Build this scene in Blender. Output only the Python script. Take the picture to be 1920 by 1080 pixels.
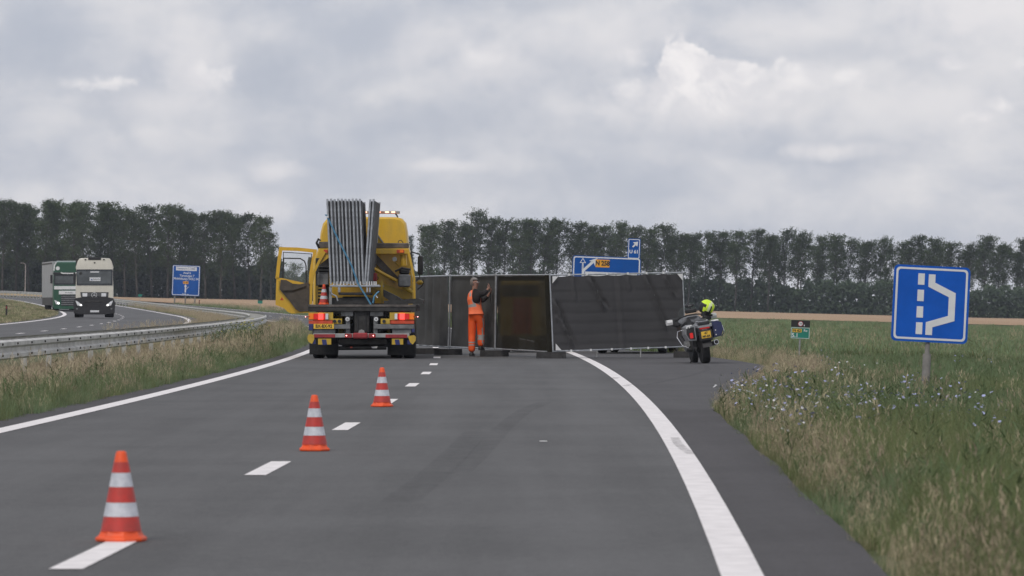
import bpy, bmesh, math, random
from mathutils import Vector, Matrix, noise as mnoise
R = math.radians
for o in list(bpy.data.objects):
    bpy.data.objects.remove(o)
sc = bpy.context.scene
COL = sc.collection
CAM_H = 1.33          # height of the lens over the carriageway
FPX = 8200.0          # focal length in pixels of a 1920 wide picture (long tele lens)
HORIZ = 568.0         # row of the horizon of the carriageway plane

# ---------------------------------------------------------------- camera
cam = bpy.data.cameras.new('camera')
cam.sensor_width = 36.0
cam.lens = 36.0 * FPX / 1920.0
cam.clip_start = 0.5
cam.clip_end = 20000
cam.dof.use_dof = True
cam.dof.focus_distance = 100.0
cam.dof.aperture_fstop = 8.0
camo = bpy.data.objects.new('camera', cam)
camo.location = (0, 0, CAM_H)
camo.rotation_euler = (R(90) + math.atan(28.0 / FPX), 0, 0)
COL.objects.link(camo)
sc.camera = camo
sc.view_settings.view_transform = 'Standard'
sc.view_settings.look = 'None'
sc.view_settings.exposure = 0.0
sc.view_settings.gamma = 1.0
sc.view_settings.use_curve_mapping = False
sc.render.engine = 'CYCLES'
sc.cycles.use_denoising = True
sc.cycles.max_bounces = 6
sc.cycles.diffuse_bounces = 3
sc.cycles.glossy_bounces = 3
sc.cycles.transparent_max_bounces = 12
sc.cycles.volume_bounces = 0

# ---------------------------------------------------------------- world
SUN_EL, SUN_AZ = R(48), R(205)      # azimuth clockwise from the view direction: behind the camera
world = bpy.data.worlds.new('World')
sc.world = world
world.use_nodes = True
wn, wl = world.node_tree.nodes, world.node_tree.links
wn.clear()

class NG:
    """small helper to chain math nodes"""
    def __init__(s, n, l): s.n, s.l = n, l
    def put(s, sock, v):
        if hasattr(v, 'is_output') or hasattr(v, 'links'): s.l.new(v, sock)
        else: sock.default_value = v
    def m(s, op, a, b=None, c=None, clamp=False):
        x = s.n.new('ShaderNodeMath'); x.operation = op; x.use_clamp = clamp
        s.put(x.inputs[0], a)
        if b is not None: s.put(x.inputs[1], b)
        if c is not None: s.put(x.inputs[2], c)
        return x.outputs[0]
    def ramp(s, v, a, b, lo=0.0, hi=1.0):
        x = s.n.new('ShaderNodeMapRange'); x.interpolation_type = 'SMOOTHSTEP'
        s.put(x.inputs[0], v)
        x.inputs[1].default_value, x.inputs[2].default_value = a, b
        x.inputs[3].default_value, x.inputs[4].default_value = lo, hi
        return x.outputs[0]
    def noise(s, vec, scale, detail=5, rough=0.5, dist=0.0):
        x = s.n.new('ShaderNodeTexNoise')
        x.inputs['Scale'].default_value = scale; x.inputs['Detail'].default_value = detail
        x.inputs['Roughness'].default_value = rough; x.inputs['Distortion'].default_value = dist
        if vec is not None: s.l.new(vec, x.inputs['Vector'])
        return x.outputs[0]
    def mix(s, f, a, b, mode='MIX'):
        x = s.n.new('ShaderNodeMix'); x.data_type = 'RGBA'; x.blend_type = mode
        s.put(x.inputs[0], f)
        for sock, v in ((x.inputs[6], a), (x.inputs[7], b)):
            if isinstance(v, tuple): sock.default_value = (*v[:3], 1)
            else: s.l.new(v, sock)
        return x.outputs[2]
    def vec(s, x, y, z):
        c = s.n.new('ShaderNodeCombineXYZ')
        s.put(c.inputs[0], x); s.put(c.inputs[1], y); s.put(c.inputs[2], z)
        return c.outputs[0]

g = NG(wn, wl)
tc = wn.new('ShaderNodeTexCoord')
sep = wn.new('ShaderNodeSeparateXYZ'); wl.new(tc.outputs['Generated'], sep.inputs[0])
sx, sy, sz = sep.outputs
az = g.m('MULTIPLY', g.m('ARCTAN2', sx, sy), 57.2958)             # degrees right of the road
el = g.m('MULTIPLY', g.m('ARCSINE', sz), 57.2958)                 # degrees above the horizon
# the sheet of cloud: coordinates stretch sideways as clouds do low over the horizon
cv = g.vec(g.m('MULTIPLY', sx, 1.0), g.m('MULTIPLY', sy, 1.0), g.m('MULTIPLY', sz, 1.9))
big = g.noise(cv, 15.0, 4, 0.5, 0.15)
mid = g.noise(cv, 36.0, 7, 0.55, 0.15)
fine = g.noise(g.vec(sx, sy, g.m('MULTIPLY', sz, 1.3)), 110.0, 7, 0.6, 0.4)
warp = g.m('SUBTRACT', g.noise(g.vec(sx, sy, sz), 190.0, 8, 0.60), 0.5)
warp2 = g.m('SUBTRACT', g.noise(g.vec(sx, sz, sy), 75.0, 5, 0.55), 0.5)
tone = g.m('ADD', g.m('MULTIPLY', big, 0.46), g.m('ADD', g.m('MULTIPLY', mid, 0.42), g.m('MULTIPLY', fine, 0.12)))
low = g.ramp(el, 0.0, 1.7, 1.0, 0.0)                               # plainer grey bank towards the horizon
tone = g.m('ADD', g.m('MULTIPLY', tone, g.m('SUBTRACT', 1.0, g.m('MULTIPLY', low, 0.6))), g.m('MULTIPLY', low, 0.285))
sheet = g.mix(g.ramp(tone, 0.37, 0.65), (0.530, 0.560, 0.640), (0.80, 0.788, 0.81))
def blob(ca, ce, ra, re, soft, w=0.55, hard=0.25):
    dx = g.m('DIVIDE', g.m('SUBTRACT', az, ca), ra)
    dy = g.m('DIVIDE', g.m('SUBTRACT', el, ce), re)
    d = g.m('SQRT', g.m('ADD', g.m('MULTIPLY', dx, dx), g.m('MULTIPLY', dy, dy)))
    d = g.m('ADD', d, g.m('ADD', g.m('MULTIPLY', warp, w * 2.2), g.m('MULTIPLY', warp2, w * 2.2)))
    return g.ramp(d, 1.0 - soft, 1.0 + soft * hard, 1.0, 0.0)
def group(bs):
    r = None
    for b in bs:
        x = g.m('MULTIPLY', blob(*b[:5], *b[6:]), b[5])
        r = x if r is None else g.m('MAXIMUM', r, x)
    return r
# banks of grey and paler veils, in degrees (azimuth, elevation, half width, half height, softness, weight)
dark = group([(-5.2, 2.55, 0.55, 0.30, 0.8, 0.7), (1.05, 2.72, 0.40, 0.20, 0.6, 0.75), (-1.2, 2.35, 1.9, 0.36, 0.9, 0.6), (-0.8, 1.55, 2.6, 0.35, 0.95, 0.5), (-6.3, 3.4, 0.9, 0.7, 0.9, 0.6), (1.2, 1.5, 1.4, 0.5, 0.95, 0.6),
              (4.5, 1.95, 0.9, 0.30, 0.9, 0.4), (-3.3, 3.0, 0.6, 0.6, 0.9, 0.6), (0.2, 3.98, 1.4, 0.22, 0.8, 0.5), (3.0, 0.9, 4.5, 0.5, 0.95, 0.5), (4.3, 3.3, 0.8, 0.3, 0.9, 0.4)])
sheet = g.mix(dark, sheet, (0.485, 0.520, 0.605))
pale = group([(-0.3, 3.05, 0.9, 0.40, 0.95, 0.55), (1.2, 3.45, 1.6, 0.4, 0.95, 0.5), (-4.2, 3.15, 0.55, 0.6, 0.95, 0.6), (-1.1, 3.4, 0.8, 0.35, 0.9, 0.4),
              (6.3, 3.8, 1.5, 0.55, 0.95, 0.85), (3.6, 3.6, 1.2, 0.3, 0.95, 0.5), (5.4, 2.6, 1.3, 0.35, 0.95, 0.45), (-3.1, 1.72, 0.45, 0.16, 0.85, 0.6), (-0.9, 1.80, 0.7, 0.11, 0.85, 0.6),
              (4.2, 1.98, 0.8, 0.15, 0.85, 0.8), (2.3, 2.55, 1.6, 0.40, 0.95, 0.6), (-4.7, 2.6, 0.9, 0.25, 0.95, 0.5), (-3.2, 1.2, 0.5, 0.25, 0.95, 0.45)])
sheet = g.mix(pale, sheet, (0.86, 0.835, 0.85))
heap = group([(2.24, 3.10, 0.36, 0.38, 0.15, 1.0, 0.44, 0.3), (2.66, 2.98, 0.54, 0.28, 0.2, 0.97, 0.44), (3.05, 2.92, 0.30, 0.20, 0.4, 0.85, 0.45), (1.60, 2.78, 0.34, 0.20, 0.5, 0.72, 0.5),
              (2.1, 2.78, 0.70, 0.28, 0.7, 0.85), (2.6, 2.72, 0.9, 0.26, 0.85, 0.78), (3.15, 2.93, 0.28, 0.18, 0.6, 0.75), (3.75, 2.95, 0.5, 0.24, 0.8, 0.72),
              (3.55, 3.08, 0.15, 0.12, 0.5, 0.7), (4.46, 2.94, 0.34, 0.17, 0.8, 0.78, 0.8), (5.72, 3.13, 0.21, 0.12, 0.9, 0.75, 1.2), (6.05, 2.45, 0.24, 0.09, 0.9, 0.6, 1.1), (6.35, 2.58, 0.2, 0.10, 0.9, 0.65, 1.1),
              (6.7, 3.08, 0.2, 0.1, 0.8, 0.6), (1.6, 3.2, 0.2, 0.14, 0.8, 0.45, 0.8), (0.9, 2.65, 0.5, 0.3, 0.95, 0.3),
              (-5.3, 2.86, 0.42, 0.10, 0.9, 0.75, 1.2), (-3.85, 2.98, 0.30, 0.17, 0.9, 0.8, 1.2), (-0.4, 3.25, 0.3, 0.2, 0.9, 0.45)])
heapcol = g.mix(g.ramp(fine, 0.36, 0.64), (0.80, 0.785, 0.815), (0.98, 0.945, 0.945))
cloudcol = g.mix(heap, sheet, heapcol)
sky = wn.new('ShaderNodeTexSky'); sky.sky_type = 'NISHITA'; sky.sun_disc = False
sky.sun_elevation = SUN_EL; sky.sun_rotation = SUN_AZ
bg1 = wn.new('ShaderNodeBackground'); bg1.inputs[1].default_value = 0.07
wl.new(sky.outputs[0], bg1.inputs[0])
bg2 = wn.new('ShaderNodeBackground'); bg2.inputs[1].default_value = 1.0
wl.new(cloudcol, bg2.inputs[0])
mixw = wn.new('ShaderNodeMixShader'); mixw.inputs[0].default_value = 0.96
wl.new(bg1.outputs[0], mixw.inputs[1]); wl.new(bg2.outputs[0], mixw.inputs[2])
wout = wn.new('ShaderNodeOutputWorld'); wl.new(mixw.outputs[0], wout.inputs[0])

# ---------------------------------------------------------------- sun behind thin cloud
sun = bpy.data.lights.new('sun', 'SUN')
sun.energy = 1.3
sun.angle = R(14)
sun.color = (1.0, 0.95, 0.88)
suno = bpy.data.objects.new('sun', sun)
sd = Vector((math.sin(SUN_AZ) * math.cos(SUN_EL), math.cos(SUN_AZ) * math.cos(SUN_EL), math.sin(SUN_EL)))
suno.rotation_euler = sd.to_track_quat('Z', 'Y').to_euler()
suno.location = (0, 0, 60)
COL.objects.link(suno)

# ---------------------------------------------------------------- materials
M = {}
def mat(name, col, rough=0.6, metal=0.0, var=0.12, scale=3.0, col2=None, bump=0.0, bscale=None, emit=None, estr=0.0, spec=0.5, coat=0.0, rnd=0.0, detail=5):
    m = bpy.data.materials.new(name); m.use_nodes = True
    n, l = m.node_tree.nodes, m.node_tree.links
    b = n['Principled BSDF']
    b.inputs['Roughness'].default_value = rough
    b.inputs['Metallic'].default_value = metal
    b.inputs['Specular IOR Level'].default_value = spec
    b.inputs['Coat Weight'].default_value = coat
    q = NG(n, l)
    t = n.new('ShaderNodeTexCoord')
    nz = q.noise(t.outputs['Object'], scale, detail, 0.6)
    f = q.ramp(nz, 0.3, 0.7)
    c1 = tuple(max(0, x * (1 - var)) for x in col)
    c2 = col2 if col2 else tuple(min(1, x * (1 + var)) for x in col)
    cc = q.mix(f, c1, c2)
    if rnd:
        oi = n.new('ShaderNodeObjectInfo')
        hs = n.new('ShaderNodeHueSaturation')
        l.new(cc, hs.inputs['Color'])
        l.new(q.ramp(oi.outputs['Random'], 0, 1, 1 - rnd, 1 + rnd), hs.inputs['Value'])
        l.new(q.ramp(oi.outputs['Random'], 0, 1, 0.5 + rnd * 0.03, 0.5 - rnd * 0.05), hs.inputs['Hue'])
        cc = hs.outputs[0]
    l.new(cc, b.inputs['Base Color'])
    if bump:
        bn = n.new('ShaderNodeBump'); bn.inputs['Strength'].default_value = bump; bn.inputs['Distance'].default_value = 0.02
        l.new(q.noise(t.outputs['Object'], bscale or scale * 4, 6, 0.6), bn.inputs['Height'])
        l.new(bn.outputs[0], b.inputs['Normal'])
    if emit:
        b.inputs['Emission Color'].default_value = (*emit, 1); b.inputs['Emission Strength'].default_value = estr
    M[name] = m
    return m
def translucent(m, w, col):
    n, l = m.node_tree.nodes, m.node_tree.links
    b = n['Principled BSDF']; out = n['Material Output']
    t = n.new('ShaderNodeBsdfTranslucent'); t.inputs[0].default_value = (*col, 1)
    mx = n.new('ShaderNodeMixShader'); mx.inputs[0].default_value = w
    l.new(b.outputs[0], mx.inputs[1]); l.new(t.outputs[0], mx.inputs[2]); l.new(mx.outputs[0], out.inputs[0])

def paint(name, col, rough=0.35, dirt=0.25, coat=0.3, metal=0.0):
    """weathered lacquer: dust and streaks over the colour"""
    m = bpy.data.materials.new(name); m.use_nodes = True
    n, l = m.node_tree.nodes, m.node_tree.links
    b = n['Principled BSDF']; q = NG(n, l)
    t = n.new('ShaderNodeTexCoord')
    mp = n.new('ShaderNodeMapping'); mp.inputs['Scale'].default_value = (3, 3, 0.7); l.new(t.outputs['Object'], mp.inputs[0])
    a = q.ramp(q.noise(mp.outputs[0], 2.2, 7, 0.65), 0.42, 0.75)
    s = q.ramp(q.noise(t.outputs['Object'], 14, 5, 0.6), 0.5, 0.8)
    c = q.mix(q.m('MULTIPLY', a, dirt), col, (0.16, 0.14, 0.11))
    c = q.mix(q.m('MULTIPLY', s, dirt * 0.7), c, (0.10, 0.09, 0.075))
    l.new(c, b.inputs['Base Color'])
    l.new(q.ramp(a, 0, 1, rough, min(1, rough + 0.3)), b.inputs['Roughness'])
    b.inputs['Coat Weight'].default_value = coat
    b.inputs['Metallic'].default_value = metal
    M[name] = m
    return m

mat('rubber', (0.018, 0.018, 0.019), 0.85, var=0.3, scale=12)
mat('black_plastic', (0.022, 0.022, 0.024), 0.55, var=0.3, scale=8)
mat('dark_steel', (0.035, 0.034, 0.033), 0.6, 0.2, var=0.4, scale=6)
mat('grey_steel', (0.20, 0.205, 0.21), 0.5, 0.35, var=0.3, scale=6)
mat('brown_and_shaded_steel', (0.13, 0.115, 0.105), 0.6, 0.2, var=0.35, scale=5)
mat('galvanised', (0.43, 0.45, 0.48), 0.45, 0.55, var=0.22, scale=9)
mat('galvanised_dull', (0.33, 0.335, 0.33), 0.6, 0.3, var=0.28, scale=4)
mat('rail_steel', (0.50, 0.495, 0.475), 0.6, 0.2, var=0.22, scale=1.6)
mat('chrome', (0.6, 0.6, 0.62), 0.2, 0.9, var=0.1)
mat('glass_dark', (0.02, 0.024, 0.028), 0.08, 0.0, var=0.2, coat=0.5)
mat('white_plain', (0.74, 0.74, 0.74), 0.5, var=0.06)
mat('white_sheet', (0.70, 0.71, 0.73), 0.5, var=0.05)
mat('print_black', (0.02, 0.02, 0.02), 0.6, var=0.1)
mat('print_blue', (0.03, 0.05, 0.22), 0.6, var=0.1)
mat('plate_yellow', (0.80, 0.50, 0.05), 0.5, var=0.08)
mat('sign_blue', (0.006, 0.098, 0.50), 0.5, var=0.10, scale=2, spec=0.2)
mat('sign_blue_far', (0.005, 0.085, 0.36), 0.5, var=0.12, scale=1, spec=0.2)
mat('sign_green', (0.012, 0.20, 0.145), 0.45, var=0.1)
mat('sign_orange', (0.80, 0.36, 0.025), 0.5, var=0.08)
mat('red_reflector', (0.30, 0.03, 0.035), 0.4, var=0.2, scale=9)
mat('red_orange', (0.55, 0.075, 0.03), 0.5, var=0.2, scale=9)
mat('lamp_red', (0.45, 0.01, 0.01), 0.3, emit=(1.0, 0.03, 0.02), estr=0.25)
mat('lamp_red_lit', (0.6, 0.02, 0.02), 0.3, emit=(1.0, 0.06, 0.05), estr=2.2)
mat('lamp_amber', (0.75, 0.18, 0.01), 0.3, emit=(1.0, 0.2, 0.02), estr=0.15)
mat('lamp_marker', (0.9, 0.5, 0.5), 0.3, emit=(1.0, 0.35, 0.32), estr=7.0)
mat('lamp_beacon', (0.9, 0.5, 0.4), 0.3, emit=(1.0, 0.42, 0.27), estr=2.6)
mat('beacon_lens', (0.40, 0.20, 0.15), 0.3)
mat('lamp_white', (0.75, 0.76, 0.78), 0.2)
mat('lamp_head_lit', (0.8, 0.8, 0.8), 0.2, emit=(1, 0.97, 0.9), estr=2.0)
mat('fluo_orange', (0.95, 0.105, 0.016), 0.55, var=0.0, scale=9, col2=(0.72, 0.085, 0.022), detail=8)
mat('cone_red', (0.60, 0.045, 0.035), 0.5, var=0.0, scale=11, col2=(0.42, 0.05, 0.04), detail=8)
mat('cone_white', (0.70, 0.71, 0.76), 0.45, var=0.0, scale=16, col2=(0.50, 0.52, 0.57), detail=9)
paint('yellow_paint', (0.70, 0.425, 0.022), 0.36, 0.16)
paint('yellow_worn', (0.56, 0.37, 0.035), 0.5, 0.36, 0.1)
paint('beige_paint', (0.63, 0.60, 0.52), 0.35, 0.12)
paint('green_paint', (0.010, 0.080, 0.042), 0.35, 0.15)
paint('navy_paint', (0.02, 0.03, 0.15), 0.4, 0.2)
paint('car_dark', (0.02, 0.022, 0.026), 0.3, 0.1)
paint('silver_paint', (0.30, 0.31, 0.33), 0.3, 0.15, metal=0.3)
paint('moto_blue', (0.009, 0.018, 0.09), 0.3, 0.1)
mat('trailer_sheet', (0.34, 0.35, 0.36), 0.6, var=0.08, scale=1.5)
mat('door_trim', (0.075, 0.065, 0.058), 0.75, var=0.25, scale=5)
mat('strap_blue', (0.07, 0.22, 0.36), 0.6, var=0.15, scale=20)
mat('concrete_foot', (0.045, 0.043, 0.043), 0.9, var=0.3, scale=10)
mat('hivis_orange', (0.95, 0.115, 0.016), 0.7, var=0.03, scale=9, bump=0.5, bscale=14)
mat('hivis_vest', (1.0, 0.20, 0.075), 0.7, var=0.03, scale=9, bump=0.5, bscale=14)
mat('reflex_grey', (0.36, 0.34, 0.33), 0.5, var=0.12, scale=30)
mat('shirt_black', (0.018, 0.014, 0.014), 0.85, var=0.3, scale=10)
mat('skin', (0.36, 0.19, 0.14), 0.55, var=0.12, scale=14)
mat('hair_grey', (0.22, 0.20, 0.19), 0.8, var=0.35, scale=40)
mat('hivis_yellow', (0.68, 0.92, 0.05), 0.6, var=0.1, scale=10)
mat('pole_concrete', (0.22, 0.21, 0.20), 0.8, var=0.2, scale=5)
mat('pole_far', (0.30, 0.27, 0.26), 0.7, var=0.15)
mat('post_wood', (0.12, 0.05, 0.035), 0.8, var=0.2)

# ---------------------------------------------------------------- object helpers
def link(o): COL.objects.link(o); return o
def tag(o, label=None, cat=None, group=None, kind=None):
    if label: o['label'] = label
    if cat: o['category'] = cat
    if group: o['group'] = group
    if kind: o['kind'] = kind
    return o
def empty(name, loc=(0, 0, 0), rot=(0, 0, 0), label=None, cat=None, group=None):
    o = bpy.data.objects.new(name, None); o.location = loc; o.rotation_euler = rot
    o.empty_display_size = 0.3
    link(o)
    return tag(o, label, cat, group)
def copy_tree(o, parent=None):
    c = o.copy(); link(c)
    if parent: c.parent = parent
    for ch in list(o.children): copy_tree(ch, c)
    return c

class MB:
    def __init__(s): s.v, s.f, s.mi, s.X = [], [], [], None; s.cur = 0
    def add(s, vs, fs):
        b = len(s.v)
        if s.X is not None: vs = [s.X @ Vector(p) for p in vs]
        s.v += [tuple(p) for p in vs]
        for f in fs: s.f.append(tuple(b + i for i in f)); s.mi.append(s.cur)
        return s
    def box(s, x0, x1, y0, y1, z0, z1, bev=0.0):
        if x0 > x1: x0, x1 = x1, x0
        if y0 > y1: y0, y1 = y1, y0
        if z0 > z1: z0, z1 = z1, z0
        if bev <= 0:
            v = [(x, y, z) for x in (x0, x1) for y in (y0, y1) for z in (z0, z1)]
            return s.add(v, [(0, 1, 3, 2), (4, 6, 7, 5), (0, 4, 5, 1), (2, 3, 7, 6), (0, 2, 6, 4), (1, 5, 7, 3)])
        b = min(bev, (x1 - x0) * .45, (y1 - y0) * .45, (z1 - z0) * .45)
        V, idx = [], {}
        for i in (0, 1):
            for j in (0, 1):
                for k in (0, 1):
                    X, Y, Z = (x0, x1)[i], (y0, y1)[j], (z0, z1)[k]
                    dx, dy, dz = (b, -b)[i], (b, -b)[j], (b, -b)[k]
                    for a, p in enumerate(((X, Y + dy, Z + dz), (X + dx, Y, Z + dz), (X + dx, Y + dy, Z))):
                        idx[(i, j, k, a)] = len(V); V.append(p)
        F = []
        for a in range(3):
            for e in (0, 1):
                o1, o2 = [q for q in range(3) if q != a]
                q = []
                for (p, r) in ((0, 0), (1, 0), (1, 1), (0, 1)):
                    c = [0, 0, 0]; c[a] = e; c[o1] = p; c[o2] = r; q.append(idx[(*c, a)])
                F.append(tuple(q))
        for a in range(3):
            o1, o2 = [q for q in range(3) if q != a]
            for p in (0, 1):
                for r in (0, 1):
                    c0 = [0, 0, 0]; c1 = [0, 0, 0]; c0[o1] = c1[o1] = p; c0[o2] = c1[o2] = r; c1[a] = 1
                    F.append((idx[(*c0, o1)], idx[(*c1, o1)], idx[(*c1, o2)], idx[(*c0, o2)]))
        for i in (0, 1):
            for j in (0, 1):
                for k in (0, 1): F.append((idx[(i, j, k, 0)], idx[(i, j, k, 1)], idx[(i, j, k, 2)]))
        return s.add(V, F)
    def tube(s, pts, r, n=8, cap=True):
        """round bar along a path; r is a number or one per point"""
        pts = [Vector(p) for p in pts]
        rr = r if isinstance(r, (list, tuple)) else [r] * len(pts)
        V, F = [], []
        up = None
        for i, p in enumerate(pts):
            t = (pts[min(i + 1, len(pts) - 1)] - pts[max(i - 1, 0)]).normalized()
            if up is None:
                up = Vector((0, 0, 1)) if abs(t.z) < 0.9 else Vector((1, 0, 0))
            a = t.cross(up).normalized(); b = a.cross(t).normalized(); up = b
            for k in range(n):
                th = 2 * math.pi * k / n
                V.append(p + (a * math.cos(th) + b * math.sin(th)) * rr[i])
        for i in range(len(pts) - 1):
            for k in range(n):
                F.append((i * n + k, i * n + (k + 1) % n, (i + 1) * n + (k + 1) % n, (i + 1) * n + k))
        if cap: F.append(tuple(range(n))[::-1]); F.append(tuple((len(pts) - 1) * n + k for k in range(n)))
        return s.add(V, F)
    def bar(s, p0, p1, w, h):
        """square bar from p0 to p1"""
        p0, p1 = Vector(p0), Vector(p1); t = (p1 - p0).normalized()
        up = Vector((0, 0, 1)) if abs(t.z) < 0.95 else Vector((0, 1, 0))
        a = t.cross(up).normalized() * w / 2; b = a.cross(t).normalized() * h / 2
        V = [p + q for p in (p0, p1) for q in (-a - b, a - b, a + b, -a + b)]
        return s.add(V, [(0, 1, 2, 3), (7, 6, 5, 4), (0, 4, 5, 1), (1, 5, 6, 2), (2, 6, 7, 3), (3, 7, 4, 0)])
    def prism(s, poly, y0, y1, axis='y'):
        """outline in (x, z) pushed from y0 to y1 (axis y); axis x: outline in (y, z); axis z: outline in (x, y)"""
        def P(a, b, c): return (a, c, b) if axis == 'y' else ((c, a, b) if axis == 'x' else (a, b, c))
        n = len(poly)
        V = [P(a, b, y0) for a, b in poly] + [P(a, b, y1) for a, b in poly]
        F = [tuple(range(n)), tuple(range(2 * n - 1, n - 1, -1))] + [(i, n + i, n + (i + 1) % n, (i + 1) % n) for i in range(n)]
        return s.add(V, F)
    def ring(s, outer, inner, y0, y1, axis='y'):
        """frame between two outlines with equal counts"""
        def P(a, b, c): return (a, c, b) if axis == 'y' else ((c, a, b) if axis == 'x' else (a, b, c))
        n = len(outer)
        V = [P(a, b, c) for c in (y0, y1) for pl in (outer, inner) for a, b in pl]
        F = []
        for i in range(n):
            j = (i + 1) % n
            F += [(i, j, n + j, n + i), (2 * n + i, 3 * n + i, 3 * n + j, 2 * n + j), (i, 2 * n + i, 2 * n + j, j), (n + i, n + j, 3 * n + j, 3 * n + i)]
        return s.add(V, F)
    def lathe(s, prof, n=20, origin=(0, 0, 0), axis='z'):
        V, F = [], []
        for r, z in prof:
            for k in range(n):
                th = 2 * math.pi * k / n
                a, b = r * math.cos(th), r * math.sin(th)
                p = (a, b, z) if axis == 'z' else ((z, a, b) if axis == 'x' else (a, z, b))
                V.append((p[0] + origin[0], p[1] + origin[1], p[2] + origin[2]))
        m = len(prof)
        for i in range(m - 1):
            for k in range(n): F.append((i * n + k, i * n + (k + 1) % n, (i + 1) * n + (k + 1) % n, (i + 1) * n + k))
        F.append(tuple(range(n))[::-1]); F.append(tuple((m - 1) * n + k for k in range(n)))
        return s.add(V, F)
    def loft(s, rings, cap=True):
        n = len(rings[0]); V = [p for r in rings for p in r]; F = []
        for i in range(len(rings) - 1):
            for k in range(n): F.append((i * n + k, i * n + (k + 1) % n, (i + 1) * n + (k + 1) % n, (i + 1) * n + k))
        if cap: F.append(tuple(range(n))[::-1]); F.append(tuple((len(rings) - 1) * n + k for k in range(n)))
        return s.add(V, F)
    def mesh(s, name, mats, smooth=0.0, fix=True):
        me = bpy.data.meshes.new(name)
        me.from_pydata(s.v, [], s.f)
        if not isinstance(mats, (list, tuple)): mats = [mats]
        for m in mats: me.materials.append(M[m] if isinstance(m, str) else m)
        if any(s.mi): me.polygons.foreach_set('material_index', s.mi)
        if fix and len(s.f) < 30000:
            bm = bmesh.new(); bm.from_mesh(me); bmesh.ops.recalc_face_normals(bm, faces=bm.faces[:]); bm.to_mesh(me); bm.free()
        if smooth:
            me.polygons.foreach_set('use_smooth', [True] * len(me.polygons))
            if smooth < 3: me.set_sharp_from_angle(angle=smooth)
        me.update()
        return me
    def build(s, name, mats, parent=None, loc=None, rot=None, smooth=0.0, label=None, kind=None):
        o = bpy.data.objects.new(name, s.mesh(name, mats, smooth)); link(o)
        if parent: o.parent = parent
        if loc: o.location = loc
        if rot: o.rotation_euler = rot
        return tag(o, label=label, kind=kind)
def rect(x0, x1, z0, z1): return [(x0, z0), (x1, z0), (x1, z1), (x0, z1)]
def rrect(x0, x1, z0, z1, r, n=4):
    out = []
    for cx, cz, a0 in ((x1 - r, z0 + r, -90), (x1 - r, z1 - r, 0), (x0 + r, z1 - r, 90), (x0 + r, z0 + r, 180)):
        for k in range(n + 1):
            a = R(a0 + 90 * k / n); out.append((cx + r * math.cos(a), cz + r * math.sin(a)))
    return out
def circ(cx, cz, r, n=16): return [(cx + r * math.cos(2 * math.pi * k / n), cz + r * math.sin(2 * math.pi * k / n)) for k in range(n)]
def stroke(pts, w):
    """outline of a thick line with mitred corners"""
    L, Rr = [], []
    for i, p in enumerate(pts):
        a = Vector(pts[max(i - 1, 0)]); b = Vector(p); c = Vector(pts[min(i + 1, len(pts) - 1)])
        d1 = (b - a).normalized() if i > 0 else (c - b).normalized()
        d2 = (c - b).normalized() if i < len(pts) - 1 else d1
        n1 = Vector((-d1.y, d1.x)); n2 = Vector((-d2.y, d2.x))
        m = (n1 + n2).normalized(); k = w / 2 / max(0.35, m.dot(n1))
        L.append(tuple(b + m * k)); Rr.append(tuple(b - m * k))
    return L, Rr
def add_stroke(mb, pts, w, y0, y1):
    L, Rr = stroke(pts, w)
    for i in range(len(pts) - 1):
        mb.prism([L[i], L[i + 1], Rr[i + 1], Rr[i]], y0, y1)
def text(name, body, size, material, parent, loc, align='CENTER', rot=(R(90), 0, 0), thick=0.002, xs=1.0, bold=0.0):
    c = bpy.data.curves.new(name, 'FONT'); c.body = body; c.size = size; c.align_x = align; c.align_y = 'CENTER'
    c.extrude = thick; c.offset = bold; c.resolution_u = 3
    o = bpy.data.objects.new(name, c); link(o)
    dg = bpy.context.evaluated_depsgraph_get()
    me = bpy.data.meshes.new_from_object(o.evaluated_get(dg))
    bpy.data.objects.remove(o); bpy.data.curves.remove(c)
    me.materials.clear(); me.materials.append(M[material])
    t = bpy.data.objects.new(name, me); link(t)
    t.parent = parent; t.location = loc; t.rotation_euler = rot; t.scale = (xs, 1, 1)
    return t

# ---------------------------------------------------------------- lie of the land
# u: metres right of the bend's reference line, d: metres ahead of the camera.  The road bends left with a radius of 2300 m.
def smooth(a, b, x):
    t = max(0.0, min(1.0, (x - a) / (b - a))) if a != b else float(x > a)
    return t * t * (3 - 2 * t)
def bend(d): return (min(d, 700.0) - 75.0) ** 2 / 4600.0
LAYBY = [(-30, 2.47), (30, 2.47), (48, 2.55), (55.4, 2.62), (64, 3.25), (75, 4.08), (88, 5.08), (93, 5.45), (100, 5.35), (107, 5.15), (114, 4.9), (122, 4.3), (132, 3.4), (145, 2.7), (160, 2.5), (3000, 2.5)]
def edge_r(d):
    for (a, p), (b, q) in zip(LAYBY, LAYBY[1:]):
        if d <= b: return p + (q - p) * max(0, (d - a)) / (b - a)
    return 2.5
def zt(u, d):
    X = max(-170.0, min(170.0, u - bend(d)))
    plane = -0.0253 * X + 0.00075 * min(d, 1000.0)
    wr = smooth(250, 600, d)
    w = wr
    dip = 0.0
    if u < -8.6:
        w = wr + (max(wr, 0.5 + 0.5 * smooth(310, 500, d)) - wr) * smooth(-8.6, -11.2, -(-u)) if False else wr + (max(wr, 0.5 + 0.5 * smooth(310, 500, d)) - wr) * smooth(8.6, 11.2, -u)
    er = edge_r(d)
    if u > er:
        w = wr + (1 - wr) * smooth(0, 14, u - er)
        dip = -0.16 * smooth(0, 2.5, u - er) * (1 - smooth(10, 40, u - er))
    return w * plane + dip
def ground(X, d): return zt(X + bend(d), d)
def at(px, d): return (px - 960.0) * d / FPX
def up(py, d): return CAM_H + (HORIZ - py) * d / FPX

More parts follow.
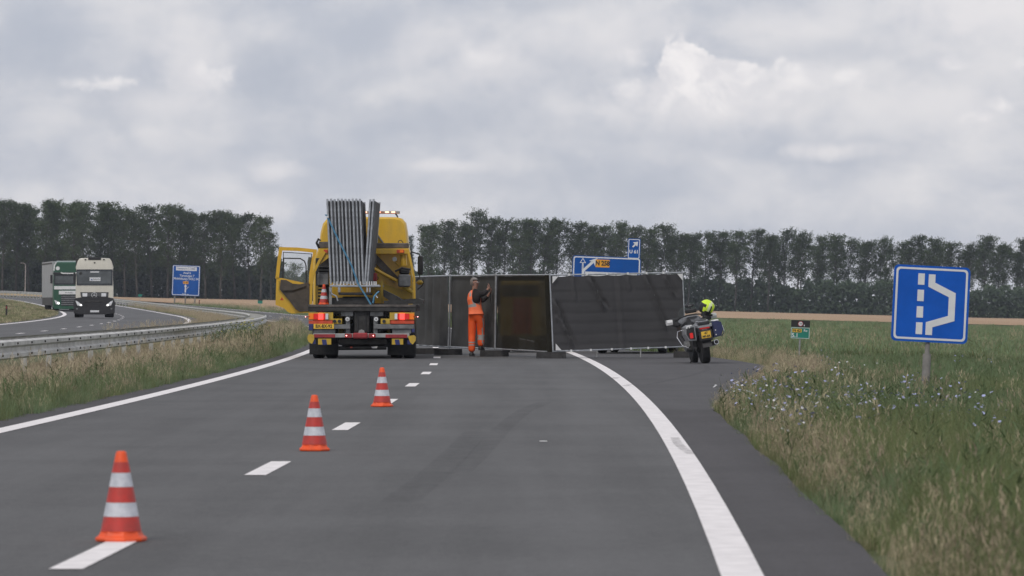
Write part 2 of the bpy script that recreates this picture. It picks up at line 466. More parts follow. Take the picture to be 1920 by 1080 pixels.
# ---------------------------------------------------------------- ground, roads, markings
def grass_mat(name, stops, scale=0.12, tl=0.25, rough=0.75, rnd=0.22, fine=1.1):
    """foliage: slow patches over the ground, plus a small change from plant to plant"""
    m = bpy.data.materials.new(name); m.use_nodes = True
    n, l = m.node_tree.nodes, m.node_tree.links; q = NG(n, l)
    b = n['Principled BSDF']; b.inputs['Roughness'].default_value = rough; b.inputs['Specular IOR Level'].default_value = 0.25
    ge = n.new('ShaderNodeNewGeometry')
    f = q.ramp(q.m('ADD', q.m('MULTIPLY', q.noise(ge.outputs['Position'], scale, 4, 0.6), 0.6), q.m('MULTIPLY', q.noise(ge.outputs['Position'], fine, 3, 0.6), 0.4)), 0.36, 0.64)
    c = q.mix(f, stops[0], stops[1])
    if len(stops) > 2:
        c = q.mix(q.ramp(q.noise(ge.outputs['Position'], scale * 2.3, 3, 0.6), 0.5, 0.72), c, stops[2])
    oi = n.new('ShaderNodeObjectInfo'); hs = n.new('ShaderNodeHueSaturation'); l.new(c, hs.inputs['Color'])
    l.new(q.ramp(oi.outputs['Random'], 0, 1, 1 - rnd, 1 + rnd), hs.inputs['Value'])
    l.new(q.ramp(oi.outputs['Random'], 0, 1, 0.485, 0.515), hs.inputs['Hue'])
    l.new(hs.outputs[0], b.inputs['Base Color'])
    if tl:
        t = n.new('ShaderNodeBsdfTranslucent'); l.new(hs.outputs[0], t.inputs[0])
        mx = n.new('ShaderNodeMixShader'); mx.inputs[0].default_value = tl
        l.new(b.outputs[0], mx.inputs[1]); l.new(t.outputs[0], mx.inputs[2]); l.new(mx.outputs[0], n['Material Output'].inputs[0])
    M[name] = m
def asphalt(name, col, worn=1.0):
    m = bpy.data.materials.new(name); m.use_nodes = True
    n, l = m.node_tree.nodes, m.node_tree.links; q = NG(n, l)
    b = n['Principled BSDF']; b.inputs['Roughness'].default_value = 0.88; b.inputs['Specular IOR Level'].default_value = 0.22
    ge = n.new('ShaderNodeNewGeometry'); P = ge.outputs['Position']
    mp = n.new('ShaderNodeMapping'); mp.inputs['Scale'].default_value = (1.3, 0.045, 1); l.new(P, mp.inputs[0])
    streak = q.ramp(q.noise(mp.outputs[0], 1.0, 5, 0.6), 0.3, 0.7)
    patch = q.ramp(q.noise(P, 0.35, 5, 0.6), 0.3, 0.7)
    grain = q.ramp(q.noise(P, 45, 3, 0.75), 0.25, 0.75)
    grit = q.ramp(q.noise(P, 9, 6, 0.75), 0.3, 0.7)
    k = q.m('ADD', q.m('MULTIPLY', streak, 0.20 * worn), q.m('ADD', q.m('MULTIPLY', patch, 0.17), q.m('ADD', q.m('MULTIPLY', grain, 0.44), q.m('MULTIPLY', grit, 0.22))))
    sp_ = n.new('ShaderNodeSeparateXYZ'); l.new(P, sp_.inputs[0])
    uu = q.m('ADD', sp_.outputs[0], q.m('DIVIDE', q.m('POWER', q.m('SUBTRACT', sp_.outputs[1], 75.0), 2.0), 4600.0))
    for u0 in (-4.15, -2.55, -0.75, 0.85):          # polished wheel tracks
        e = q.m('POWER', q.m('DIVIDE', q.m('SUBTRACT', uu, u0), 0.32), 2.0)
        k = q.m('ADD', k, q.m('MULTIPLY', q.m('EXPONENT', q.m('MULTIPLY', e, -1.0)), 0.055 * worn))
    k = q.m('ADD', k, 0.475)
    vm = n.new('ShaderNodeVectorMath'); vm.operation = 'SCALE'; vm.inputs[0].default_value = col; l.new(k, vm.inputs['Scale'])
    l.new(vm.outputs[0], b.inputs['Base Color'])
    bn = n.new('ShaderNodeBump'); bn.inputs['Strength'].default_value = 0.35; bn.inputs['Distance'].default_value = 0.01
    l.new(q.noise(P, 60, 4, 0.7), bn.inputs['Height']); l.new(bn.outputs[0], b.inputs['Normal'])
    M[name] = m
asphalt('asphalt', (0.112, 0.1125, 0.1145))
asphalt('asphalt_shoulder', (0.082, 0.079, 0.083), 0.7)
asphalt('asphalt_layby', (0.096, 0.0945, 0.0985), 0.5)
asphalt('asphalt_far', (0.120, 0.121, 0.124))
mat('line_paint', (0.80, 0.765, 0.76), 0.7, var=0.10, scale=5.0, bump=0.2, bscale=40)
# tyre rub and cracks in the line paint
_m = M['line_paint']; _n, _l = _m.node_tree.nodes, _m.node_tree.links; _q = NG(_n, _l)
_b = _n['Principled BSDF']; _src = _b.inputs['Base Color'].links[0].from_socket
_ge = _n.new('ShaderNodeNewGeometry')
_mp = _n.new('ShaderNodeMapping'); _mp.inputs['Scale'].default_value = (3, 0.8, 1); _l.new(_ge.outputs['Position'], _mp.inputs[0])
_f = _q.m('MULTIPLY', _q.ramp(_q.noise(_mp.outputs[0], 2.0, 7, 0.7), 0.55, 0.8), 0.32)
_l.new(_q.mix(_f, _src, (0.30, 0.29, 0.28)), _b.inputs['Base Color'])

mat('tyre_smear', (0.035, 0.034, 0.035), 0.9, var=0.1)
def see_thru(m, amount, scale=8.0, lo=0.4, hi=0.7):
    n, l = m.node_tree.nodes, m.node_tree.links; q = NG(n, l)
    ge = n.new('ShaderNodeNewGeometry')
    f = q.m('MULTIPLY', q.ramp(q.noise(ge.outputs['Position'], scale, 5, 0.65), lo, hi), amount)
    t = n.new('ShaderNodeBsdfTransparent'); mx = n.new('ShaderNodeMixShader')
    src = n['Material Output'].inputs[0].links[0].from_socket
    l.new(f, mx.inputs[0]); l.new(t.outputs[0], mx.inputs[1]); l.new(src, mx.inputs[2]); l.new(mx.outputs[0], n['Material Output'].inputs[0])
see_thru(M['tyre_smear'], 0.36, 7.0, 0.35, 0.65)
mat('skid_smear', (0.045, 0.044, 0.046), 0.9, var=0.1); see_thru(M['skid_smear'], 0.15, 3.0, 0.25, 0.75)

grass_mat('verge_soil', [(0.085, 0.105, 0.048), (0.11, 0.12, 0.06), (0.12, 0.11, 0.065)], 0.2, 0, 0.95, 0)
grass_mat('crop_green', [(0.108, 0.150, 0.082), (0.15, 0.187, 0.105), (0.18, 0.19, 0.115)], 0.05, 0, 0.95, 0, 0.5)
grass_mat('stubble', [(0.36, 0.245, 0.145), (0.44, 0.31, 0.19), (0.31, 0.215, 0.125)], 0.03, 0, 0.95, 0, 0.25)
grass_mat('mown_grass', [(0.115, 0.115, 0.045), (0.15, 0.14, 0.062), (0.17, 0.145, 0.075)], 0.06, 0, 0.95, 0)

ULEFT = [-3000, -1200, -700, -400, -250, -160, -110, -80, -60, -45, -36, -30, -26, -23, -20.3, -18, -15.5, -13, -11.2, -10.4, -9.6, -8.6, -7.6, -6.6, -5.7, -3, -1, 1]
UOFF = [0, .3, .8, 1.5, 2.5, 4, 6, 9, 13, 18, 25, 35, 50, 80, 120, 180, 300, 700, 1500, 3000]
DL = [-40, -20, -8, 0, 6, 12] + list(range(16, 200, 4)) + list(range(200, 520, 8)) + list(range(520, 1001, 20)) + [1100, 1300, 1700, 2500, 4500, 9000]
def sheet(name, us, ds, dz, material, parent=None, kind='structure', jitter=None):
    """us: functions of d (or numbers) giving u across the strip"""
    V, F = [], []
    for d in ds:
        for u in us:
            uu = u(d) if callable(u) else u
            V.append((uu - bend(d), d, zt(uu, d) + dz))
    n = len(us)
    for i in range(len(ds) - 1):
        for k in range(n - 1): F.append((i * n + k, i * n + k + 1, (i + 1) * n + k + 1, (i + 1) * n + k))
    me = bpy.data.meshes.new(name); me.from_pydata(V, [], F); me.materials.append(M[material])
    o = bpy.data.objects.new(name, me); link(o)
    if parent: o.parent = parent
    if kind: o['kind'] = kind
    return o
sheet('ground', ULEFT + [(lambda d, k=k: edge_r(d) + k) for k in UOFF], DL, -0.05, 'verge_soil')
DR = [x for x in DL if x <= 700]
road = sheet('road', [-5.02, -3, -1, 1.0, lambda d: 1.72 + 0.0016 * d if d < 130 else 1.92], DR, 0.0, 'asphalt')
sheet('road_shoulder', [lambda d: -5.72 + 0.05 * math.sin(d * 0.31) + 0.04 * math.sin(d * 0.83), -5.02], list(range(-20, 700, 4)), 0.0, 'asphalt_shoulder')
RS = [x for x in range(-20, 53, 4)] + [54.5]
sheet('road_shoulder', [lambda d: 1.72 + 0.0016 * d, lambda d: edge_r(d) + 0.03 * math.sin(d * 0.9)], RS, 0.0, 'asphalt_shoulder')
sheet('layby', [lambda d: 1.72 + 0.0016 * d if d < 130 else 1.92, 2.4, lambda d: max(2.45, edge_r(d))], [54.5] + list(range(56, 170, 2)), 0.0, 'asphalt_layby')
sheet('road_shoulder', [1.92, lambda d: 2.5], [168] + [x for x in DL if 170 < x <= 700], 0.0, 'asphalt_shoulder')
opp = sheet('opposite_road', [-20.3, -18, -15.7, -13.5, -11.2], DR, 0.0, 'asphalt_far')
# painted lines, 4 mm over the asphalt
dl = list(range(-20, 700, 4))
sheet('edge_line', [-5.25, -5.01], dl, 0.005, 'line_paint', road)
sheet('edge_line', [lambda d: 1.598 + 0.0022 * min(d, 130), lambda d: 1.806 + 0.0022 * min(d, 130)], dl, 0.005, 'line_paint', road)
sheet('edge_line', [-11.95, -11.70], dl, 0.005, 'line_paint', opp)
sheet('edge_line', [-19.82, -19.56], dl, 0.005, 'line_paint', opp)
for i in range(-1, 40):                       # lane dashes three metres long every twelve metres
    d0 = 21.8 + 11.9 * i
    ul = -1.61
    sheet('lane_dash', [ul - 0.085, ul + 0.085], [d0, d0 + 1.5, d0 + 2.9], 0.005, 'line_paint', road)
for i in range(0, 42):
    d0 = 150 + 11.75 * i
    sheet('lane_dash', [-15.84, -15.68], [d0, d0 + 1.5, d0 + 2.9], 0.005, 'line_paint', opp)
# rubber smeared across the right edge line and faint braking arcs
def smear(pts, w, material, parent, dz):
    V, F = [], []
    for i, (X, d) in enumerate(pts):
        V += [(X - w / 2, d, dz), (X + w / 2, d, dz)]
        if i: F.append((2 * i - 2, 2 * i - 1, 2 * i + 1, 2 * i))
    me = bpy.data.meshes.new('tyre_mark'); me.from_pydata(V, [], F); me.materials.append(M[material])
    o = bpy.data.objects.new('tyre_mark', me); link(o); o.parent = parent; o['kind'] = 'structure'
smear([(1.575, 38.3), (1.555, 39.6), (1.56, 41.2), (1.60, 43.0)], 0.085, 'tyre_smear', road, 0.0095)
smear([(1.76, 76.0), (1.86, 77.8)], 0.12, 'tyre_smear', road, 0.0095)
smear([(1.78, 69.5), (1.93, 71.0)], 0.12, 'tyre_smear', road, 0.0095)
smear([(-0.42, 34.0), (-0.30, 38), (-0.20, 42), (-0.10, 46), (0.02, 50), (0.17, 54), (0.42, 58)], 0.20, 'skid_smear', road, 0.0095)
smear([(-0.75, 29), (-0.62, 33.0), (-0.50, 38), (-0.42, 42), (-0.36, 45)], 0.26, 'skid_smear', road, 0.0095)
smear([(2.15, 70.5), (2.6, 74.0), (3.3, 80), (3.85, 86), (4.1, 92), (3.9, 98), (3.2, 101)], 0.12, 'skid_smear', road, 0.0095)
mb = MB(); mb.X = Matrix.Translation((0.30, 41.9, 0.0)); mb.box(-.036, .036, -.03, .03, 0.004, .010); mb.build('road_stud', 'white_plain', road)

crop = sheet('crop_field', [(lambda d, k=k: edge_r(d) + k + 1.2 * math.sin(d * 0.05)) for k in (13, 18, 25, 35, 50, 80, 120, 180, 260)], [x for x in DL if 130 <= x <= 440], 0.0, 'crop_green')
sheet('stubble_field', [(lambda d, k=k: edge_r(d) + k) for k in (4, 9, 18, 35, 50, 80, 120, 180, 300, 400)], [432 + 10 * i for i in range(46)], 0.06, 'stubble')
sheet('stubble_field', [-400, -160, -110, -80, -60, -45, -36, -30], [330 + 12 * i for i in range(44)], 0.06, 'stubble')

sheet('stubble_field', [-34, -24, -12, 0, 6.6], [704 + 13 * i for i in range(14)], 0.06, 'stubble')

# ---------------------------------------------------------------- plants that nobody could count
rnd = random.Random(7)
grass_mat('blade_green', [(0.165, 0.203, 0.084), (0.215, 0.245, 0.110), (0.26, 0.255, 0.138)], 0.16, 0.42)
grass_mat('blade_lush', [(0.185, 0.258, 0.135), (0.245, 0.30, 0.165)], 0.16, 0.42)
grass_mat('blade_dry', [(0.42, 0.355, 0.235), (0.52, 0.44, 0.30), (0.34, 0.315, 0.19)], 0.25, 0.35)
grass_mat('seed_head', [(0.42, 0.345, 0.24), (0.50, 0.41, 0.29)], 0.3)
grass_mat('herb_leaf', [(0.11, 0.155, 0.070), (0.155, 0.19, 0.09)], 0.3, 0.4)
mat('flower_blue', (0.34, 0.35, 0.56), 0.7, var=0.15, rnd=0.2)
mat('flower_white', (0.66, 0.66, 0.68), 0.7, var=0.1)
mat('flower_yellow', (0.34, 0.31, 0.04), 0.7, var=0.1)
PROTO = {}
def blade(mb, x, y, h, w, lean, az_, bendk, seg=3):
    V = []
    dx, dy = math.cos(az_), math.sin(az_)
    for i in range(seg + 1):
        t = i / seg
        r = lean * h * t + bendk * h * t * t
        z = h * (t - 0.35 * bendk * t * t)
        ww = w * (1 - t ** 1.6) * 0.5
        px_, py_ = x + dx * r, y + dy * r
        if i == seg: V.append((px_, py_, z))
        else: V += [(px_ - dy * ww, py_ + dx * ww, z), (px_ + dy * ww, py_ - dx * ww, z)]
    F = [(2 * i, 2 * i + 1, 2 * i + 3, 2 * i + 2) for i in range(seg - 1)] + [(2 * seg - 2, 2 * seg - 1, 2 * seg)]
    mb.add(V, F)
def proto(kind, meshes):
    c = bpy.data.collections.new('grown_' + kind)
    for i, (mb, mats) in enumerate(meshes):
        o = bpy.data.objects.new('tuft_%s_%02d' % (kind, i), mb.mesh('tuft', mats, fix=False)); c.objects.link(o)
    PROTO[kind] = (c, len(meshes))
def tuft(n, rad, h0, h1, w, lean, bk, mi_):
    mb = MB()
    for _ in range(n):
        a, r = rnd.uniform(0, 6.28), rad * math.sqrt(rnd.random())
        mb.cur = mi_ if isinstance(mi_, int) else rnd.choice(mi_)
        blade(mb, math.cos(a) * r, math.sin(a) * r, rnd.uniform(h0, h1), w * rnd.uniform(.7, 1.3), rnd.uniform(0, lean), rnd.uniform(0, 6.28), rnd.uniform(0.05, bk))
    return mb
def seedy(n, rad, h0, h1):
    """thin stalks with feathery heads"""
    mb = MB()
    for _ in range(n):
        a, r = rnd.uniform(0, 6.28), rad * math.sqrt(rnd.random())
        x, y, h = math.cos(a) * r, math.sin(a) * r, rnd.uniform(h0, h1)
        az_, ln = rnd.gauss(0.0, 1.2), rnd.uniform(.05, .28)
        mb.cur = 0; blade(mb, x, y, h, .0042, ln, az_, .12)
        mb.cur = 1
        tx, ty = x + math.cos(az_) * (ln + .12) * h, y + math.sin(az_) * (ln + .12) * h
        for q in range(5):
            blade(mb, tx + rnd.uniform(-.012, .012), ty + rnd.uniform(-.012, .012), rnd.uniform(.04, .09), .008, .35, rnd.uniform(0, 6.28), .4, 2)
            mb.v[-5:] = [(p[0], p[1], p[2] + h * .94 - q * .022) for p in mb.v[-5:]]
    return mb
def herb(h, nleaf, flowers, fmat, fsize):
    """branching stalk with leaves and small open flowers"""
    mb = MB()
    for s in range(3):
        a = rnd.uniform(0, 6.28); ln = rnd.uniform(.02, .25); hh = h * rnd.uniform(.75, 1.05)
        mb.cur = 0; blade(mb, 0, 0, hh, .012, ln, a, .1)
        for k in range(nleaf):
            t = rnd.uniform(.05, .8)
            x, y, z = math.cos(a) * ln * hh * t, math.sin(a) * ln * hh * t, hh * t
            blade(mb, x, y, rnd.uniform(.05, .12), .017, .9, rnd.uniform(0, 6.28), .7, 2)
            mb.v[-5:] = [(p[0], p[1], p[2] + z) for p in mb.v[-5:]]
        for k in range(flowers):
            t = rnd.uniform(.55, 1.0); mb.cur = 1
            b2 = rnd.uniform(0, 6.28); r2 = rnd.uniform(.02, .14)
            x, y, z = math.cos(a) * (ln + .1 * t) * hh * t + math.cos(b2) * r2, math.sin(a) * (ln + .1 * t) * hh * t + math.sin(b2) * r2, hh * t
            fs = fsize * rnd.uniform(.7, 1.25); tx, ty = rnd.uniform(-.6, .6), rnd.uniform(-.6, .6)
            V = [(x, y, z)] + [(x + fs * math.cos(q * 1.047), y + fs * math.sin(q * 1.047), z + fs * (tx * math.cos(q * 1.047) + ty * math.sin(q * 1.047)) + fs * .25) for q in range(6)]
            mb.add(V, [(0, 1 + q, 1 + (q + 1) % 6) for q in range(6)])
    return mb
proto('green', [(tuft(85, .19, .16, .58, .0052, .45, .6, 0), ['blade_green']) for _ in range(4)] + [(tuft(85, .19, .16, .52, .0052, .45, .6, [0, 0, 0, 1]), ['blade_green', 'blade_dry']) for _ in range(2)])
proto('lush', [(tuft(75, .20, .12, .48, .007, .5, .65, [0, 0, 0, 1]), ['blade_lush', 'herb_leaf']) for _ in range(4)])
proto('dry', [(tuft(60, .18, .15, .45, .005, .45, .55, [0, 0, 1]), ['blade_dry', 'blade_green']) for _ in range(2)] + [(seedy(18, .19, .35, .78), ['blade_dry', 'seed_head']) for _ in range(3)])
proto('herb', [(herb(.62, 10, 0, 1, .02), ['herb_leaf', 'flower_white']) for _ in range(3)])
proto('blue', [(herb(.66, 5, 3, 1, .016), ['herb_leaf', 'flower_blue']) for _ in range(3)])
proto('white', [(herb(.58, 5, 2, 1, .017), ['herb_leaf', 'flower_white']) for _ in range(2)])
proto('yellow', [(herb(.75, 8, 6, 1, .025), ['herb_leaf', 'flower_yellow']) for _ in range(2)])
proto('short', [(tuft(40, .30, .06, .22, .02, .6, .8, 0), ['blade_green']) for _ in range(2)] + [(tuft(40, .30, .06, .24, .02, .6, .8, 0), ['blade_dry']) for _ in range(2)])
mb_ = [tuft(46, .6, .15, .42, .05, .6, .7, [0, 0, 1]) for _ in range(3)]
proto('crop', [(q, ['blade_lush', 'blade_green']) for q in mb_])

def scatter(name, kind_, pts):
    me = bpy.data.meshes.new(name)
    me.from_pydata([p[:3] for p in pts], [], [])
    c, n = PROTO[kind_]
    A = me.attributes.new('turn', 'FLOAT_VECTOR', 'POINT'); A.data.foreach_set('vector', [q for p in pts for q in (rnd.gauss(0, .08), rnd.gauss(0, .08) + 0.05, rnd.uniform(0, 6.283))])
    B = me.attributes.new('size', 'FLOAT', 'POINT'); B.data.foreach_set('value', [p[3] for p in pts])
    I = me.attributes.new('pick', 'INT', 'POINT'); I.data.foreach_set('value', [rnd.randrange(n) for p in pts])
    o = bpy.data.objects.new(name, me); link(o); o['kind'] = 'stuff'
    ng = bpy.data.node_groups.new('grow_' + name, 'GeometryNodeTree')
    ng.interface.new_socket('Geometry', in_out='INPUT', socket_type='NodeSocketGeometry')
    ng.interface.new_socket('Geometry', in_out='OUTPUT', socket_type='NodeSocketGeometry')
    N, L = ng.nodes, ng.links
    gi, go = N.new('NodeGroupInput'), N.new('NodeGroupOutput')
    ip = N.new('GeometryNodeInstanceOnPoints'); ci = N.new('GeometryNodeCollectionInfo')
    ci.inputs['Collection'].default_value = c; ci.inputs['Separate Children'].default_value = True; ci.inputs['Reset Children'].default_value = True
    def attr(nm, ty):
        a = N.new('GeometryNodeInputNamedAttribute'); a.data_type = ty; a.inputs['Name'].default_value = nm; return a.outputs['Attribute']
    L.new(gi.outputs[0], ip.inputs['Points']); L.new(ci.outputs[0], ip.inputs['Instance'])
    ip.inputs['Pick Instance'].default_value = True
    L.new(attr('pick', 'INT'), ip.inputs['Instance Index'])
    L.new(attr('turn', 'FLOAT_VECTOR'), ip.inputs['Rotation']); L.new(attr('size', 'FLOAT'), ip.inputs['Scale'])
    L.new(ip.outputs[0], go.inputs[0])
    md = o.modifiers.new('grow', 'NODES'); md.node_group = ng
    return o
def nz(X, d, s, k=0.0): return mnoise.noise(Vector((X * s + k, d * s * .6, k)))
pts = {k: [] for k in PROTO}
def drop(kind_, X, d, s, sink=0.05): pts[kind_].append((X, d, ground(X, d) - sink, s))
# right verge: dry grass along the asphalt, then green with chicory and yarrow
d = 15.0
while d < 128:
    er = edge_r(d) - bend(d)
    xmax = 0.125 * d + 1.5
    dens = 44 if d < 60 else (26 if d < 90 else 17)
    w = max(0.0, xmax - er)
    for _ in range(int(dens * w * 0.5)):
        dd = d + rnd.random() * .5; f = rnd.random(); e0 = edge_r(dd) - bend(dd)
        X = e0 + f * w; off = X - e0
        if off < .04 and rnd.random() < .6: continue
        s = rnd.uniform(.6, 1.15) * (0.42 + 0.58 * smooth(-.05, .9, off)) * (1 - .35 * smooth(60, 75, dd))
        v = nz(X, dd, .55) + .4 * nz(X, dd, 1.7, 5)
        pd = 0.44 * (1 - smooth(.12, .8, off)) + .02 + .16 * smooth(.12, .5, v) * (1 - smooth(1.4, 3.2, off))
        r = rnd.random()
        if dd > 75 and off < 1.3: pd = .8
        if r < pd: drop('dry', X, dd, s * .85)
        elif r < pd + .13: drop('herb', X, dd, s * .95)
        elif nz(X, dd, .3, 9) + .02 * (dd - 55) * .6 > -.02: drop('lush', X, dd, s)
        else: drop('green', X, dd, s)
    d += .5
for _ in range(78):                                     # blue flowers in loose drifts
    k = rnd.random()
    if k < .22: dd = rnd.gauss(46, 4); off = abs(rnd.gauss(.6, .40))
    elif k < .8: dd = rnd.gauss(48, 6.5); off = abs(rnd.gauss(1.6, .8))
    else: dd = rnd.uniform(38, 100); off = rnd.uniform(.3, 5)
    X = edge_r(dd) - bend(dd) + off
    if dd > 60 and X < 4.2: continue
    drop('blue' if rnd.random() < .74 else 'white', X, dd, rnd.uniform(.75, 1.1), .02)
# left verge between the shoulder and the guard rail
d = 30.0
while d < 260:
    dens = 40 if d < 110 else (18 if d < 170 else 9)
    for _ in range(int(dens * 3.4 * 0.5)):
        dd = d + rnd.random() * .5; u = -5.62 - 3.3 * rnd.random() ; X = u - bend(dd); off = -5.6 - u
        v = nz(X, dd, .4, 3) + .4 * nz(X, dd, 1.4, 6)
        s = rnd.uniform(.65, 1.1) * (.5 + .5 * smooth(0, .8, off))
        if off > 1.0: s *= .62
        if off > 2.0: s *= .85
        pd = smooth(.4, 1.9, off + v * 1.2) * .56 + .06
        r = rnd.random()
        if r < pd: drop('dry', X, dd, s)
        elif r < pd + .1: drop('herb', X, dd, s)
        elif r < pd + .1 + (.6 if off < 1.1 else .25): drop('lush', X, dd, s)
        else: drop('green', X, dd, s)
    d += .5
for dd, off in ((118, 1.3), (121, 1.6), (124, 1.2), (116, 1.7), (120, 1.0)):
    drop('yellow', -5.6 - off - bend(dd), dd, 1.3, .0)
    for _ in range(14): drop('herb', -5.6 - off + rnd.gauss(0, .35) - bend(dd), dd + rnd.gauss(0, 2.5), rnd.uniform(1.0, 1.5), .0)
# median beyond the rail, island left of the other carriageway, far verge, rough field edge
for _ in range(5200):
    dd = rnd.uniform(120, 420); u = rnd.uniform(-11.1, -8.6); X = u - bend(dd)
    drop('short' if rnd.random() < .5 else 'dry', X, dd, rnd.uniform(.5, .9) if True else 1)
for _ in range(5000):
    dd = rnd.uniform(190, 520); u = -20.4 - 22 * rnd.random() ** 1.6; X = u - bend(dd)
    drop('short', X, dd, rnd.uniform(.7, 1.3))
for _ in range(15000):
    dd = 120 + 290 * rnd.random() ** 1.5; er = edge_r(dd) - bend(dd)
    X = er + rnd.random() * max(6, .125 * dd + 2 - er)
    drop('crop' if rnd.random() < .95 else 'dry', X, dd, rnd.uniform(.55, 1.15) if dd < 250 else rnd.uniform(.45, .8))
for _ in range(900):
    dd = rnd.uniform(420, 520); u = rnd.uniform(2.7, 9); drop('dry' if rnd.random() < .6 else 'crop', u - bend(dd), dd, rnd.uniform(.6, 1.1))
NAMES = dict(green='verge_grass', lush='lush_grass', dry='dry_grass', herb='wild_herbs', blue='blue_wildflowers', white='white_wildflowers', yellow='yellow_wildflowers', short='mown_grass', crop='field_crop')
for k, p in pts.items():
    if p: scatter(NAMES[k], k, p)

# ---------------------------------------------------------------- trees
def leaf_mat(name, a, b_, tl=0.3):
    m = bpy.data.materials.new(name); m.use_nodes = True
    n, l = m.node_tree.nodes, m.node_tree.links; q = NG(n, l)
    b = n['Principled BSDF']; b.inputs['Roughness'].default_value = 0.6; b.inputs['Specular IOR Level'].default_value = 0.3
    t = n.new('ShaderNodeTexCoord'); oi = n.new('ShaderNodeObjectInfo')
    c = q.mix(q.ramp(q.noise(t.outputs['Object'], 0.55, 4, 0.6), .35, .65), a, b_)
    hs = n.new('ShaderNodeHueSaturation'); l.new(c, hs.inputs['Color'])
    l.new(q.ramp(oi.outputs['Random'], 0, 1, .82, 1.18), hs.inputs['Value']); l.new(hs.outputs[0], b.inputs['Base Color'])
    tr = n.new('ShaderNodeBsdfTranslucent'); l.new(hs.outputs[0], tr.inputs[0])
    mx = n.new('ShaderNodeMixShader'); mx.inputs[0].default_value = tl
    l.new(b.outputs[0], mx.inputs[1]); l.new(tr.outputs[0], mx.inputs[2]); l.new(mx.outputs[0], n['Material Output'].inputs[0])
    M[name] = m
leaf_mat('poplar_leaf', (0.036, 0.060, 0.022), (0.066, 0.096, 0.034))
leaf_mat('bush_leaf', (0.026, 0.044, 0.025), (0.050, 0.074, 0.038), 0.25)
leaf_mat('hazy_bush_leaf', (0.060, 0.092, 0.055), (0.085, 0.120, 0.070), 0.3)  # paler bush leaf, with the haze put into its colour
mat('bark', (0.060, 0.056, 0.050), 0.9, var=0.3, scale=2)
def leaf_quads(mb, r, c, n, spread, s0, s1, flat=0.7):
    for _ in range(n):
        p = Vector((c[0] + r.gauss(0, spread), c[1] + r.gauss(0, spread), c[2] + r.gauss(0, spread * flat)))
        a = Vector((r.gauss(0, 1), r.gauss(0, 1), r.gauss(0, 1))).normalized(); b = a.orthogonal().normalized()
        b = (Matrix.Rotation(r.uniform(0, 6.28), 3, a) @ b); c2 = a.cross(b)
        s = r.uniform(s0, s1)
        mb.add([p - b * s, p - c2 * s * .6, p + b * s, p + c2 * s * .6], [(0, 1, 2, 3)])
def poplar(seed, H=20.0, low=5.5, dense=11.0, wd=2.5, n=1.0):
    """tall planted poplar: bare stem, thin lower limbs, full upper crown swept by the wind"""
    r = random.Random(seed); tm, cm = MB(), MB()
    sway = [(r.gauss(0, .12), r.gauss(0, .12)) for _ in range(6)]
    path = [(sway[i][0] * i / 2 + .10 * i, sway[i][1] * i / 2, H * .93 * i / 5) for i in range(6)]
    def stem(z):
        t = min(4.999, z / (H * .93) * 5); i = int(t); f = t - i
        return [path[i][k] + (path[i + 1][k] - path[i][k]) * f for k in (0, 1)]
    tm.tube(path, [.30, .25, .20, .15, .09, .03], 7)
    z = low
    while z < H - .6:
        t = (z - low) / (H - low)
        full = smooth(low, dense, z)
        for _ in range(2 if z > dense - 2 else 1):
            a = r.uniform(0, 6.28); L = wd * (0.55 + .45 * math.sin(min(1, t * 1.25) * 2.6)) * r.uniform(.6, 1.15) * (1 - .45 * smooth(.8, 1, t))
            rise = r.uniform(.7, 1.5) * L
            b = stem(z); e = (b[0] + math.cos(a) * L + .35 * t, b[1] + math.sin(a) * L, min(H, z + rise))
            tm.tube([(b[0], b[1], z), (b[0] + (e[0] - b[0]) * .55, b[1] + (e[1] - b[1]) * .55, z + rise * .4), e], [.07, .045, .015], 4, cap=False)
            k = int(n * r.uniform(24, 56) * (.50 + .50 * full))
            leaf_quads(cm, r, e, k // 2, .48, .12, .26)
            mid = [(b[i] + e[i]) / 2 if i < 2 else z + rise * .5 for i in range(3)]
            leaf_quads(cm, r, mid, int(k * .35 * full), .6, .12, .26)
            tip = (e[0] + r.gauss(0, .5) + .25, e[1] + r.gauss(0, .5), e[2] + r.gauss(.35, .4))
            leaf_quads(cm, r, tip, k // 3, .34, .10, .22)
        z += r.uniform(.34, .52)
    for _ in range(9):                       # ragged leading shoots, combed to one side by the wind
        q = (path[5][0] + r.gauss(.2, 1.0), path[5][1] + r.gauss(0, .8), H + r.uniform(-2.0, .3))
        for j in range(4): leaf_quads(cm, r, (q[0] + .16 * j, q[1], q[2] + .30 * j), int((9 - 2 * j) * n), .26 - .04 * j, .09, .19, 1.1)
    return tm.mesh('trunk', 'bark', smooth=4), cm.mesh('crown', 'poplar_leaf', fix=False)
SP_R = [poplar(100 + i, 20.0, 6.0, 10.0, 2.6, 1.75) for i in range(7)]
SP_L = [poplar(200 + i, 21.0, 4.5, 9.5, 3.0, 1.9) for i in range(6)]
SP_B = [poplar(300 + i, 12.0, 2.0, 4.5, 2.3, 1.0) for i in range(2)]
def tree(name, sp, X, d, k, rz, label, grp):
    o = empty(name, (X, d, ground(X, d) - .1), (0, R(1.7), rz), label, 'tree', grp)
    o.scale = (k * rnd.uniform(.92, 1.08), k, k)
    for nm, me in zip(('trunk', 'crown'), sp):
        c = bpy.data.objects.new(nm, me); link(c); c.parent = o
    return o
tr = random.Random(21)
